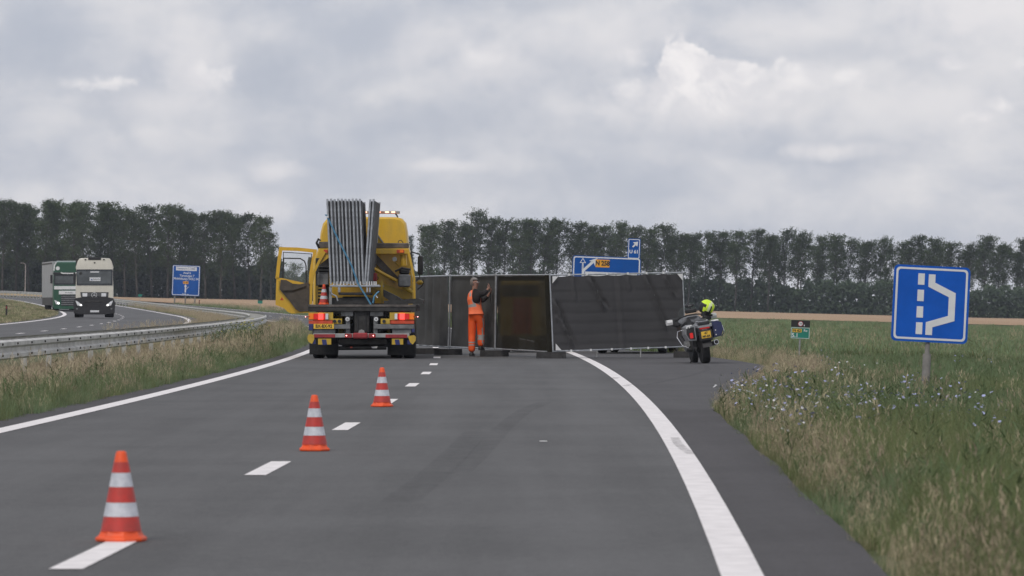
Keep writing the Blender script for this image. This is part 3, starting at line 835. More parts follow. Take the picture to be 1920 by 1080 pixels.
ORD = ['first', 'second', 'third', 'fourth', 'fifth', 'sixth', 'seventh', 'eighth', 'ninth', 'tenth', 'eleventh', 'twelfth', 'thirteenth', 'fourteenth', 'fifteenth', 'sixteenth', 'seventeenth', 'eighteenth', 'nineteenth', 'twentieth'] + ['twenty-' + w for w in ('first', 'second', 'third', 'fourth', 'fifth', 'sixth', 'seventh', 'eighth', 'ninth')] + ['thirtieth'] + ['thirty-' + w for w in ('first', 'second', 'third', 'fourth', 'fifth', 'sixth', 'seventh', 'eighth', 'ninth')] + ['fortieth'] + ['forty-' + w for w in ('first', 'second', 'third', 'fourth', 'fifth', 'sixth', 'seventh', 'eighth', 'ninth')] + ['fiftieth'] + ['fifty-' + w for w in ('first', 'second', 'third', 'fourth', 'fifth')]
x = 800.0; i = 0
while x < 2010:
    dd = 880 + (x - 790) * .055 + tr.uniform(-5, 5)
    k = tr.uniform(.78, .88)
    if 860 < x < 905: k = .93
    if 1715 < x < 1742: x += 16
    if i == 0: k = .78
    if x > 1250: k *= .975
    lab = 'poplar in the front row beyond the stubble field, %s tree from the truck end' % ORD[i] if i else 'end poplar of the right hand row, nearest to the yellow truck'
    tree('poplar_tree', tr.choice(SP_R), at(x, dd), dd, k, tr.uniform(-.5, .5), lab, 'poplars in the row on the right')
    x += tr.uniform(23, 31) if x < 1400 else tr.uniform(25, 36); i += 1
x = 812.0
while x < 2000:
    dd = 897 + (x - 790) * .055 + tr.uniform(-3, 3)
    tree('poplar_tree', tr.choice(SP_R), at(x, dd), dd, tr.uniform(.70, .80), tr.uniform(-3, 3), 'poplar of the rear row, half hidden behind the front row on the right', 'poplars in the rear row on the right')
    x += tr.uniform(30, 46)
x = -70.0; i = 0
while x < 490:
    dd = 850 + tr.uniform(-9, 9)
    k = tr.uniform(.79, .865) * (1.0 - .035 * smooth(200, 450, x))
    lab, grp = 'dark poplar in the front row of the left plantation, %s tree from the left' % ORD[i], 'poplars behind the oncoming trucks'; i += 1
    tree('poplar_tree', tr.choice(SP_L), at(x, dd), dd, k, tr.uniform(-3, 3), lab, grp)
    x += tr.uniform(20, 30)
tree('poplar_tree', SP_L[1], at(488, 842), 842, .745, 1.0, 'shorter rounded poplar at the right end of the left plantation beside the open truck door', None)
tree('poplar_tree', SP_L[3], at(508, 850), 850, .62, 2.0, 'lowest poplar at the right edge of the left plantation', None)
x = -60.0
while x < 470:
    dd = 875 + tr.uniform(-6, 6)
    tree('poplar_tree', tr.choice(SP_L), at(x, dd), dd, tr.uniform(.72, .82), tr.uniform(-3, 3), 'dense dark poplar in the plantation behind the oncoming trucks', 'poplars behind the oncoming trucks')
    x += tr.uniform(34, 48)
for x, k in ((535, .50), (558, .62), (580, .48), (602, .55)):
    tree('field_tree', tr.choice(SP_B), at(x, 900), 900, k, tr.uniform(-3, 3), 'low bushy tree on the horizon seen through the open truck door', 'low trees behind the open truck door')
def spire(H):
    r = random.Random(5); tm, cm = MB(), MB()
    tm.tube([(0, 0, 0), (0, 0, H)], [.22, .03], 6)
    z = 1.5
    while z < H:
        w = 1.7 * (1 - z / H) ** .8 + .15
        for _ in range(5):
            a = r.uniform(0, 6.28); leaf_quads(cm, r, (math.cos(a) * w * r.uniform(.4, 1), math.sin(a) * w, z), 9, .3, .12, .26)
        z += .4
    return tm.mesh('trunk', 'bark', smooth=4), cm.mesh('crown', 'bush_leaf', fix=False)
tree('conifer_tree', spire(17.0), at(767, 930), 930, .86, 0, 'slender pointed dark tree just right of the yellow truck cab', None)
def undergrowth(x0, x1, d0, dd, hmax, n, seed, m='bush_leaf'):
    r = random.Random(seed); mb = MB()
    X0, X1 = at(x0, d0), at(x1, d0)
    for _ in range(n):
        X = r.uniform(X0, X1); Y = d0 + r.uniform(-dd, dd)
        top = hmax * (.86 + .42 * mnoise.noise(Vector((X * .16, seed, 0))) + .22 * mnoise.noise(Vector((X * .7, seed, 3))) + .12 * mnoise.noise(Vector((X * 2.2, seed, 6))))
        z = ground(X, Y) + top * r.random() ** .85
        leaf_quads(mb, r, (X, Y, z), 3, .3, .22, .5)
    o = mb.build('undergrowth', m); o['kind'] = 'stuff'
undergrowth(770, 2000, 918, 5, 7.4, 18000, 1, 'hazy_bush_leaf')
undergrowth(-90, 530, 872, 6, 9.0, 17000, 2)
undergrowth(520, 800, 930, 3, 6.6, 7000, 3)

# ---------------------------------------------------------------- traffic cones
def make_cone(label, group, loc, rz=0.0):
    t = empty('traffic_cone', loc, (0, 0, rz), label, 'traffic cone', group)
    rad = lambda z: .112 - .084 * (z - .05) / .45
    b = MB(); b.lathe([(.142, 0), (.146, .012), (.140, .022), (.128, .028), (.120, .040), (.112, .056)], 8, (0, 0, 0)); b.build('base', 'fluo_orange', t, smooth=.5)
    b = MB(); b.lathe([(rad(.05), .05), (rad(.485), .485), (.026, .495), (.020, .5)], 28); b.build('body', 'fluo_orange', t, smooth=.6)
    for nm, z0, z1, m in (('red_band', .055, .135, 'cone_red'), ('white_band', .135, .215, 'cone_white'), ('red_band', .215, .300, 'cone_red'), ('white_band', .300, .380, 'cone_white'), ('red_band', .380, .440, 'cone_red')):
        b = MB(); b.lathe([(rad(z0) + .0005, z0 + .0006), (rad(z0) + .0025, z0 + .002), (rad(z1) + .0025, z1 - .002), (rad(z1) + .0005, z1 - .0006)], 28); b.build(nm, m, t, smooth=.6)
    return t
CG = 'cones closing the left lane'
cone0 = make_cone('large foreground orange cone with white bands, nearest to the camera at the left', CG, (-2.18, 24.4, .004), .2)
for loc, rz, lab in (((-1.775, 39.3, .004), .5, 'middle orange and white cone, on the asphalt between nearest and farthest cone'), ((-1.664, 56.0, .004), .1, 'farthest small orange and white cone, just in front of the yellow truck')):
    c = copy_tree(cone0); c.location = loc; c.rotation_euler = (0, 0, rz); c['label'] = lab

# ---------------------------------------------------------------- crash barrier in the median
def wbeam(u0, face, name, parent):
    """corrugated steel beam that follows the bend; face +1 looks to our road"""
    prof = [(.000, .44), (.07, .47), (.07, .53), (.015, .565), (.015, .625), (.07, .66), (.07, .72), (.000, .75)]
    V, F = [], []
    ds = list(range(24, 120, 3)) + list(range(120, 700, 6)); n = len(prof)
    for d_ in ds:
        for o, z in prof:
            u = u0 + face * o; V.append((u - bend(d_), d_, zt(u0, d_) + z))
    for i in range(len(ds) - 1):
        for k in range(n - 1): F.append((i * n + k, i * n + k + 1, (i + 1) * n + k + 1, (i + 1) * n + k))
    mb = MB(); mb.add(V, F); return mb.build(name, 'rail_steel', parent, smooth=.5)
rail = empty('guard_rail', (0, 0, 0), label='long double sided steel guard rail curving through the grassy median', cat='guard rail')
wbeam(-7.90, 1, 'rail_beam', rail); wbeam(-8.62, -1, 'rail_beam', rail)
pm = MB(); pm.box(-.05, .05, -.03, .03, -.1, .70); pmesh = pm.mesh('post', 'rail_steel')
sm = MB(); sm.box(-.345, .345, -.05, .05, .56, .70); sm.box(-.345, -.30, -.06, .06, .47, .56); sm.box(.30, .345, -.06, .06, .47, .56); smesh = sm.mesh('spacer', 'rail_steel')
bm_ = MB(); bm_.lathe([(.022, 0), (.022, .012), (.012, .022)], 6, axis='x'); bmesh_ = bm_.mesh('bolt', 'dark_steel')
for i in range(170):
    d_ = 30 + 4.0 * i if i < 160 else None
    if d_ is None: break
    for nm, me in (('post', pmesh), ('spacer', smesh)):
        o = bpy.data.objects.new(nm, me); link(o); o.parent = rail
        o.location = (-8.26 - bend(d_), d_, zt(-8.26, d_)); o.rotation_euler = (0, 0, (min(d_, 700) - 75) / 2300.0)
for i in range(34):
    d_ = 61.3 + 1.333 * i * 1.5
    for z in (.515, .69):
        o = bpy.data.objects.new('bolt', bmesh_); link(o); o.parent = rail; o.location = (-7.83 - bend(d_), d_, z)

# ---------------------------------------------------------------- road signs
def panel(parent, name, w, h, th, mats, border=.03, rad=.06, bw=.02, bmat='white_sheet'):
    """rounded sign board standing in the xz plane, centred on its middle, with a white edge line"""
    b = MB(); b.prism(rrect(-w / 2, w / 2, -h / 2, h / 2, rad), 0, th); p = b.build(name, mats, parent)
    if bw:
        b = MB(); e = border; b.ring(rrect(-w / 2 + e, w / 2 - e, -h / 2 + e, h / 2 - e, rad * .8), rrect(-w / 2 + e + bw, w / 2 - e - bw, -h / 2 + e + bw, h / 2 - e - bw, rad * .6), -.004, 0); b.build('border', bmat, p)
    return p
# lay-by sign
dS = 69.0
S = empty('traffic_sign', (at(1734, dS), dS, ground(at(1740, dS), dS) - .05), (R(-1), R(2.9), R(1)), 'square blue lay-by sign with white road symbol on a post in the wild flowers', 'road sign')
zS = up(570, dS) - S.location.z
P_ = panel(S, 'sign_board', 1.205, 1.205, .03, 'sign_blue', .035, .075, .032); P_.location = (0.015, -.05, zS)
W = 1.205
def sp(u_, v_): return ((u_ - .5) * W, (.5 - v_) * W)
for v0, v1 in ((.104, .252), (.318, .467), (.535, .683), (.745, .90)):
    b = MB(); x0, z1 = sp(.318, v0); x1, z0 = sp(.403, v1); b.prism(rect(x0, x1, z0, z1), -.005, 0); b.build('white_dash', 'white_sheet', P_)
b = MB(); add_stroke(b, [sp(.50, .11), sp(.50, .245), sp(.775, .37), sp(.775, .675), sp(.49, .77), sp(.49, .905)], .088 * W, -.005, 0); b.build('white_lane_symbol', 'white_sheet', P_)
b = MB(); b.tube([(0, 0.012, -.2), (0, 0.012, zS + .5)], .038, 12); b.build('post', 'pole_concrete', S, smooth=.8)
b = MB(); b.tube([(-.004, 0.012, -.1), (0, 0.012, .75)], .066, 12); b.build('post_sleeve', 'pole_concrete', S, smooth=.8)
for dz in (-.35, .35):
    b = MB(); b.box(-.10, .10, -.018, .055, zS + dz - .03, zS + dz + .03); b.build('clamp', 'galvanised_dull', S)

# direction sign for the exit, behind the screens
dN = 190.0
xc, zc = at(1132, dN), up(495 + 32, dN)
gN = ground(xc, dN)
N_ = empty('direction_sign', (xc, dN, gN), (0, R(2.3), R(-1)), 'wide blue exit sign reading N 258 with small U 61 panel above the black screens', 'direction sign')
wN, hN = 128 * dN / FPX, 92 * dN / FPX
P_ = panel(N_, 'sign_board', wN, hN, .06, 'sign_blue_far', .035, .12, .05); P_.location = (0, -.06, zc - gN)
def np_(px, py): return ((px - 1132) * dN / FPX, (527 - py) * dN / FPX)     # on the board, from its centre
b = MB(); add_stroke(b, [np_(1088.5, 570), np_(1088.5, 509), np_(1106, 492)], .115, -.005, 0)
x_, z_ = np_(1114.5, 484.5); b.prism([(x_, z_), (x_ - .10, z_ - .36), (x_ - .155, z_ - .20), (x_ - .36, z_ - .13)], -.005, 0); b.build('white_arrow', 'white_sheet', P_)
b = MB()
for q in ([np_(1086.5, 508), np_(1086.5, 494), np_(1082.5, 494), np_(1087.2, 486), np_(1092, 494), np_(1088.2, 494), np_(1088.2, 506)],):
    add_stroke(b, q, .028, -.005, 0)
b.build('outlined_arrow', 'white_sheet', P_)
x0, z1 = np_(1111, 487); x1, z0 = np_(1137.5, 501.5)
b = MB(); b.prism(rrect(x0, x1, z0, z1, .03), -.006, 0); rp = b.build('route_plate', 'sign_orange', P_)
text('route_number', 'N 258', .28, 'print_black', rp, ((x0 + x1) / 2, -.008, (z0 + z1) / 2), xs=.86, bold=.012)
x0, z1 = np_(1092, 510.5); x1, z0 = np_(1190, 525)
b = MB(); b.prism(rect(x0, x1, z0, z1), -.005, 0); b.build('destination_plate', 'white_sheet', P_)
U_ = panel(N_, 'detour_panel', .56, .90, .05, 'sign_blue_far', .03, .06, .03); U_.location = ((1182 - 1132) * dN / FPX, -.06, up(464.5, dN) - gN)
text('detour_number', 'U 61', .20, 'white_sheet', U_, (0, -.006, -.13), xs=1.0, bold=.008)
b = MB(); add_stroke(b, [(-.06, .08), (.06, .20)], .07, -.005, 0); b.prism([(.17, .32), (.14, .10), (.07, .16), (.00, .23), (-.05, .28)], -.005, 0); b.build('white_arrow', 'white_sheet', U_)
for xx in (-1.0, 1.0):
    b = MB(); b.tube([(xx, .04, -.3), (xx, .04, zc - gN + hN / 2 - .05)], .06, 10); b.build('post', 'galvanised_dull', N_, smooth=.8)
b = MB(); b.tube([(U_.location.x, .04, zc - gN + .3), (U_.location.x, .04, U_.location.z + .4)], .045, 8); b.build('post', 'galvanised_dull', N_, smooth=.8)

# big direction sign across the bend
dB = 520.0
xc = at(347, dB); gB = ground(xc, dB)
B_ = empty('direction_sign', (xc, dB, gB), (0, R(2.2), 0), 'tall blue direction sign reading Axel, Terneuzen and Middelburg in front of the dark plantation', 'direction sign')
k = dB / FPX
P_ = panel(B_, 'sign_board', 52 * k, 57 * k, .08, 'sign_blue_far', .05, .14, .075); P_.location = (0, -.06, up(526, dB) - gB)
b = MB(); b.prism(rect(-19.5 * k, 19.5 * k, 18.5 * k, 25.5 * k), -.006, 0); pl = b.build('harbour_plate', 'white_sheet', P_)
text('lettering', 'Havennrs 1-1000', .29, 'print_blue', pl, (0, -.009, 22 * k), xs=1.05, bold=.004)
for tx_, zz in (('Axel 6', 14.3), ('Terneuzen 7', 8.8), ('Middelburg (TOL) 34', 3.2)):
    text('lettering', tx_, .37, 'white_sheet', P_, (0.0 if zz < 5 else .1, -.006, zz * k), xs=.92, bold=.006)
b = MB(); b.prism(rrect(-5.5 * k, 4.8 * k, -6.3 * k, -1.3 * k, .05), -.006, 0); pl = b.build('route_plate', 'sign_orange', P_)
text('route_number', 'N 62', .27, 'print_black', pl, (-.35 * k, -.009, -3.8 * k), bold=.006)
b = MB(); b.prism(rect(-1.6 * k, .7 * k, -22.5 * k, -10.5 * k), -.006, 0); b.prism([(-3.2 * k, -11.5 * k), (2.3 * k, -11.5 * k), (-.45 * k, -6.8 * k)], -.0065, 0); add_stroke(b, [(1.0 * k, -17.0 * k), (3.0 * k, -13.6 * k), (5.6 * k, -11.6 * k)], .05, -.006, 0); b.build('white_arrow', 'white_sheet', P_)
text('lettering', '500 m', .30, 'white_sheet', P_, (0, -.006, -26.0 * k), bold=.004)
for xx in (-20, 0, 18):
    b = MB(); b.tube([(xx * k, .08, -.4), (xx * k, .08, up(500, dB) - gB)], .09, 10); b.build('post', 'pole_concrete', B_, smooth=.8)

# kilometre signs
def km_sign(px, d_, w, full, label):
    X = at(px, d_); gz = ground(X, d_)
    t = empty('kilometre_sign', (X, d_, gz), (0, R(2.4), 0), label, 'kilometre sign')
    zc_ = (up(618, d_) if full else gz + 1.0) - gz
    h = w * .60
    b = MB(); b.prism(rrect(-w / 2, w / 2, -h / 2, h / 2, .02), 0, .02); p = b.build('green_board', 'sign_green', t, loc=(0, 0, zc_ - h * .30))
    b = MB(); b.prism(rrect(-w / 2, w / 2, -h * .30, h * .30, .01), 0, .02); q = b.build('black_board', 'print_black', t, loc=(0, 0, zc_ + h * .52))
    if full:
        b = MB(); b.ring(rrect(-w / 2 + .006, w / 2 - .006, -h / 2 + .006, h / 2 - .006, .02), rrect(-w / 2 + .016, w / 2 - .016, -h / 2 + .016, h / 2 - .016, .015), -.003, 0); b.build('border', 'white_sheet', p)
        b = MB(); b.prism(rrect(-.19, .03, .015, .10, .008), -.004, 0); r_ = b.build('route_plate', 'plate_yellow', p)
        text('route_number', 'N 62', .085, 'print_black', r_, (-.08, -.006, .057), xs=1.05, bold=.003)
        text('lettering', 'Re', .085, 'white_sheet', p, (.125, -.003, .06), bold=.001)
        text('kilometre_number', '5.1', .135, 'white_sheet', p, (-.125, -.003, -.06), bold=.003)
        b = MB(); b.prism(circ(.0, 0, .066), -.004, 0); r_ = b.build('speed_disc', 'red_reflector', q)
        b = MB(); b.prism(circ(.0, 0, .050), -.006, -.004); b.build('disc_face', 'white_sheet', r_)
        text('speed_number', '100', .05, 'print_black', r_, (0, -.008, 0))
        b = MB(); b.prism(rect(.08, .10, -.055, -.02), -.004, 0); b.build('tick', 'white_sheet', q)
    b = MB(); b.tube([(0, .035, -.2), (0, .035, zc_ + .1)], .022, 8); b.build('post', 'galvanised_dull', t)
km_sign(1498, 106, .455, True, 'green kilometre sign reading N 62 and 5.1 under a black speed board')
km_sign(487, 430, .47, False, 'tiny green kilometre sign with black top, just left of the open truck door')
km_sign(262, 520, .45, False, 'tiny green kilometre sign between the beige truck and the tall blue sign')
def marker_post(px, d_, h, m, label):
    X = at(px, d_); t = empty('marker_post', (X, d_, ground(X, d_)), (0, R(1.5), 0), label, 'marker post')
    b = MB(); b.prism([(-.055, -.1), (.055, -.1), (.055, h - .04), (-.055, h)], -.03, .03); b.build('post', m, t)
    b = MB(); b.prism(rect(-.03, .03, h - .26, h - .10), -.036, -.03); b.build('reflector', 'red_reflector', t)
marker_post(12, 272, .72, 'black_plastic', 'dark marker post in the mown grass at the left edge')
marker_post(373.5, 500, .72, 'post_wood', 'small dark red marker post below the right side of the tall blue sign')
# lamp post by the plantation
dP = 800; X = at(47, dP)
L_ = empty('street_lamp', (X, dP, ground(X, dP)), (0, R(1.0), 0), 'slim street lamp standing before the dark plantation at the far left', 'street lamp')
b = MB(); b.tube([(0, 0, -.2), (0, 0, 5.2), (-.06, 0, 5.55), (-.3, 0, 5.75)], [.11, .085, .07, .06], 8); b.build('pole', 'pole_far', L_, smooth=.8)
b = MB(); b.box(-.95, -.28, -.12, .12, 5.70, 5.82, .03); b.build('lamp_head', 'pole_far', L_)

# ---------------------------------------------------------------- screens
def cloth_mat(name, a, b_, thr=0.0):
    m = mat(name, a, 0.82, var=0.0, scale=1.3, col2=b_, bump=0.12, bscale=160, spec=0.25)
    if thr:
        n, l = m.node_tree.nodes, m.node_tree.links
        t = n.new('ShaderNodeBsdfTransparent'); mx = n.new('ShaderNodeMixShader'); mx.inputs[0].default_value = thr
        src = n['Material Output'].inputs[0].links[0].from_socket
        l.new(src, mx.inputs[1]); l.new(t.outputs[0], mx.inputs[2]); l.new(mx.outputs[0], n['Material Output'].inputs[0])
cloth_mat('screen_cloth', (0.058, 0.057, 0.060), (0.068, 0.067, 0.070))
cloth_mat('screen_cloth_worn', (0.052, 0.052, 0.051), (0.085, 0.085, 0.085))
cloth_mat('screen_cloth_thin', (0.019, 0.0165, 0.0105), (0.026, 0.022, 0.013), 0.042)
def screen(p0, p1, zb0, zt0, zb1, zt1, style, label, cloth, legs=(), lean=(0, 0), corners=(), clips=7, post_cap=False):
    """fence panel from p0 to p1 (x, y of the post feet); z of lower and upper bar at both ends"""
    O = Vector((p0[0], p0[1], 0)); L = (Vector((p1[0], p1[1], 0)) - O); n = L.length; ex = L / n; ey = Vector((-ex.y, ex.x, 0))
    if ey.y < 0: ey = -ey
    t = empty('screen_fence', O, (0, 0, math.atan2(ex.y, ex.x)), label, 'fence panel', 'fence panels screening off the road')
    # local: x along the panel, y to the back, z up
    def lo(s): return Vector((s * n + lean[0] * (1 - s) * 0, 0, zb0 + (zb1 - zb0) * s))
    def hi(s): return Vector((s * n + lean[0] * (1 - s) + lean[1] * s, 0, zt0 + (zt1 - zt0) * s))
    def pt(s, q): return lo(s).lerp(hi(s), q)
    r = .021
    for nm, a, b_ in (('upright', pt(0, -.09 if not legs else -.02), pt(0, 1.02)), ('upright', pt(1, -.09), pt(1, 1.02)), ('top_rail', pt(0, 1), pt(1, 1)), ('bottom_rail', pt(0, 0), pt(1, 0))):
        b = MB(); b.tube([a, b_], r if 'rail' not in nm else .018, 8); b.build(nm, 'galvanised', t, smooth=.8)
    yb = .03 if style == 'tight' else .125
    b = MB(); b.tube([pt(.5, 0) + Vector((0, yb, 0)), pt(.5, 1) + Vector((0, yb, 0))], .012, 6)
    for k in range(1, 14): b.tube([pt(k / 14, .0) + Vector((0, yb + .005, 0)), pt(k / 14, 1) + Vector((0, yb + .005, 0))], .003, 3, cap=False)
    b.build('wire_mesh', 'galvanised_dull', t)
    nx, nz_ = 84, 48
    V, F = [], []
    for j in range(nz_ + 1):
        for i in range(nx + 1):
            s, q = i / nx, j / nz_
            s2, q2 = (.004 + .992 * s if style == 'tight' else -.003 + 1.006 * s), .012 + .976 * q
            p = pt(s2, q2); y = -.022
            x_, z_ = s2 * n, q2 * 2.0
            if style == 'tight':
                y -= .010 * mnoise.noise(Vector((x_ * 1.2, z_ * 1.4, 1)))
                for zc_ in (.22, .50, .78, 1.05, 1.33, 1.62):          # folds left from the packing
                    dz = z_ - zc_ - .02 * mnoise.noise(Vector((x_ * 1.5, zc_, 4)))
                    y -= .009 * math.exp(-(dz / .030) ** 2) * (.30 + .45 * max(0, math.sin(x_ * 2.1 + zc_ * 5))) - .007 * math.exp(-((dz + .07) / .06) ** 2)
                y -= .034 * math.exp(-((x_ - 1.80 - .05 * (1 - q)) / .05) ** 2) - .02 * math.exp(-((x_ - 1.70 - .05 * (1 - q)) / .04) ** 2)            # seam down the middle
                for (xa, za, xb, zb, a_) in ((1.02, 1.92, 1.42, 1.0, .030), (2.52, 1.92, 3.08, .35, .030), (.06, 1.35, .55, .02, .034), (.12, .95, .36, .45, .02), (3.05, 1.9, 3.3, 1.35, .022), (.58, 1.92, .66, 1.3, .012), (2.05, 1.92, 2.12, 1.5, .012), (1.3, 1.35, 1.5, 1.05, .016)):
                    tt = (z_ - za) / (zb - za)
                    if -.05 < tt < 1.05:
                        dx = (x_ - (xa + (xb - xa) * tt)) * .9
                        y -= 3.6 * a_ * (math.exp(-(dx / .03) ** 2) - .7 * math.exp(-((dx - .06) / .04) ** 2)) * smooth(-.05, .12, tt) * (1 - smooth(.75, 1.05, tt))
                sag = .035 * (1 - abs(math.sin(s * math.pi * clips))) * smooth(.8, 1, q)
                p = p - Vector((0, 0, (.035 - sag) * smooth(.85, 1, q) * .6))
            elif style == 'loose':
                y -= .06 * math.sin(x_ * 9 + 1.5 * mnoise.noise(Vector((x_ * 2, z_ * .8, 2)))) * smooth(0, .2, s) + .04 * mnoise.noise(Vector((x_ * 4, z_ * .9, 7)))
            else:
                y += .075
                y -= .015 * mnoise.noise(Vector((x_ * 1.3, z_ * 1.2, 3))) + .010 * math.sin(z_ * 9) * .5 + .02 * math.sin(x_ * 5 + mnoise.noise(Vector((x_, z_, 2))) * 2) * (1 - q)
            V.append(p + Vector((0, y, 0)))
    for j in range(nz_):
        for i in range(nx): a = j * (nx + 1) + i; F.append((a, a + 1, a + nx + 2, a + nx + 1))
    b = MB(); b.add(V, F); b.build('screen_cloth', cloth, t, smooth=4)
    for (s, q, sx_, sz_) in corners:
        p = pt(s, q); c_ = .15
        b = MB(); b.X = Matrix.Translation(p + Vector((sx_ * .03, -.085, sz_ * .03))); b.prism([(0, 0), (sx_ * c_, 0), (0, sz_ * c_ * 1.1)], -.004, 0); b.build('corner_patch', 'white_plain', t)
    if clips:
        for q in (0, 1):
            for k_ in range(1, clips):
                p = pt(k_ / clips + .012 * math.sin(k_ * 5 + q), q)
                b = MB(); b.box(-.022, .022, -.04, -.018, -.022, .03); b.build('cable_tie', 'white_plain', t, loc=p)
    if style == 'tight':
        b = MB(); b.X = Matrix.Translation((-.01, .05, 0)); b.prism([(-.12, .16), (.08, .12), (.0, 2.0), (-.19, 2.0)], 0, .006); b.build('cloth_flap', 'screen_cloth_thin', t)
    for s, z0 in legs:
        b = MB(); p = pt(s, 0); b.tube([p, (p.x - .008, 0, z0)], .016, 6); b.build('leg', 'galvanised_dull', t)
    return t
screen((.985, 104.9), (4.215, 106.35), up(659, 105) , up(516, 105), up(650, 106.3), up(511, 106.3), 'tight', 'near black screen panel facing the camera between the tall posts and the motorcycle', 'screen_cloth', legs=((.33, .03), (.66, .02)), lean=(-.085, -.085), corners=((0, 1, 1, -1), (1, 1, -1, -1), (0, 0, 1, 1)), clips=7)
screen((-.42, 108.7), (.90, 105.4), .19, up(516, 108.7), .15, up(515.5, 105.4), 'flat', 'brownish see-through screen panel right of the worker, between two grey posts', 'screen_cloth_thin', lean=(.08, .02), clips=0)
screen((-1.61, 112.0), (-.43, 108.72), .20, up(517, 112), .19, up(516, 108.7), 'flat', 'dark grey screen panel directly behind the worker in orange', 'screen_cloth_worn', lean=(.06, .08), clips=0)
screen((-2.62, 115.5), (-1.60, 112.02), .22, up(519, 115.5), .20, up(517, 112), 'loose', 'billowing screen panel between the yellow truck and the first post', 'screen_cloth_worn', lean=(0, .06), clips=0)
footm = MB(); footm.prism([(-.36, 0), (.36, 0), (.35, .15), (-.35, .15)], -.12, .12)
footo = footm.mesh('foot', 'concrete_foot')
capm = MB(); capm.prism(circ(.27, .04, .03, 10), -.124, -.12); capmesh = capm.mesh('hole', 'print_black')
for (X, Y, lab, rz) in ((.94, 105.0, 'dark ballast block under the post left of the near screen panel', 0), (-.44, 108.55, 'dark ballast block beside the right shoe of the worker', .03), (-1.63, 111.9, 'dark ballast block left of the worker, under the second post', -.03), (-2.25, 113.6, 'dark ballast block beside the right wheels of the yellow truck', .02), (4.28, 106.2, 'dark ballast block just left of the motorcycle wheels', .0)):
    t = empty('fence_foot', (X, Y, .004), (0, 0, rz), lab, 'fence foot', 'ballast blocks under the fence')
    for nm, me in (('block', footo), ('hole', capmesh)):
        o = bpy.data.objects.new(nm, me); link(o); o.parent = t

# ---------------------------------------------------------------- wheels
def wheel(parent, x, y, r, w, name='wheel', rim='grey_steel', n=24):
    """tyre, with rim as its own piece; axle along x"""
    b = MB(); b.lathe([(r * .62, -w / 2), (r * .93, -w / 2), (r, -w * .36), (r, w * .36), (r * .93, w / 2), (r * .62, w / 2)], n, axis='x')
    o = b.build(name, 'rubber', parent, loc=(x, y, r), smooth=.6)
    b = MB(); b.lathe([(.04, -w * .42), (r * .40, -w * .40), (r * .60, -w * .46), (r * .64, 0), (r * .60, w * .46), (r * .40, w * .40), (.04, w * .42)], n, axis='x'); b.build('rim', rim, o, smooth=.5)
    return o

# ---------------------------------------------------------------- yellow recovery truck
T0 = (-3.56, 104.0)
TR = empty('recovery_truck', (T0[0], T0[1], 0.0), label='yellow recovery truck seen from behind, left cab door open, amber light bar on roof', cat='truck')
SC = 3.272
def Tx(cx, y=0.0): return (500 + cx / SC - 960) * (T0[1] + y) / FPX - T0[0]
def Tz(cy, y=0.0): return CAM_H + (HORIZ - 360 - cy / SC) * (T0[1] + y) / FPX
def tbox(name, x0, x1, z0, z1, y, dep, m, bev=0.008, parent=TR, label=None):
    b = MB(); b.box(Tx(x0, y), Tx(x1, y), y, y + dep, Tz(z1, y), Tz(z0, y), bev); return b.build(name, m, parent, label=label)
def tpoly(name, pts, y, dep, m, parent=TR):
    b = MB(); b.prism([(Tx(a, y), Tz(c, y)) for a, c in pts], y, y + dep); return b.build(name, m, parent)
def tbar(name, pts, y, w, dep, m, parent=TR):
    b = MB(); add_stroke(b, [(Tx(a, y), Tz(c, y)) for a, c in pts], w, y, y + dep); return b.build(name, m, parent)
def ttube(name, pts, r, m, parent=TR, n=8):
    b = MB(); b.tube([(Tx(a, y), y, Tz(c, y)) for a, c, y in pts], r, n); return b.build(name, m, parent, smooth=.8)
# running gear
for sx_ in (-1, 1):
    for off in (.78, 1.09):
        wheel(TR, sx_ * off, 1.45, .50, .285)
    wheel(TR, sx_ * 1.0, 5.75, .50, .30)
b = MB(); b.tube([(-.8, 1.45, .5), (.8, 1.45, .5)], .10, 10); b.lathe([(.05, -.2), (.24, -.14), (.24, .14), (.05, .2)], 14, (0, 1.45, .5), 'x'); b.build('rear_axle', 'dark_steel', TR, smooth=.6)
b = MB(); b.box(-.45, -.33, .4, 6.6, .62, .92); b.box(.33, .45, .4, 6.6, .62, .92); b.box(-.33, .33, .9, 1.2, .55, .85); b.build('chassis_frame', 'dark_steel', TR)
b = MB(); b.box(-1.18, -.5, 2.2, 4.4, .42, 1.05, .04); b.box(.5, 1.18, 2.2, 4.4, .42, 1.05, .04); b.build('side_box', 'yellow_worn', TR)
b = MB(); b.box(-.6, .6, 3.0, 3.4, .25, .62, .03); b.build('spare_carrier', 'dark_steel', TR)
tbox('mudflap', 262, 436, 930, 997, .9, .02, 'rubber', 0); tbox('mudflap', 741, 911, 930, 1000, .9, .02, 'rubber', 0)
for a, c in ((262, 436), (741, 911)):
    b = MB(); b.box(Tx(a, .9), Tx(c, .9), .92, 2.0, 1.02, 1.06, .01); b.build('mudguard', 'black_plastic', TR)
# flat bed
b = MB(); b.box(Tx(252), Tx(918), 0.0, 3.9, Tz(733), Tz(692), .012); b.build('deck', 'dark_steel', TR)
b = MB(); b.box(Tx(255), Tx(915), -.02, 0.0, Tz(704), Tz(690.5), .004); b.build('deck_edge', 'brown_and_shaded_steel', TR)
tpoly('side_flap', [(715, 668), (930, 652), (962, 664), (958, 684), (720, 690)], .5, 1.6, 'dark_steel')
tpoly('chute_plate', [(715, 598), (800, 640), (838, 664), (760, 672), (716, 640)], 1.2, .8, 'dark_steel')
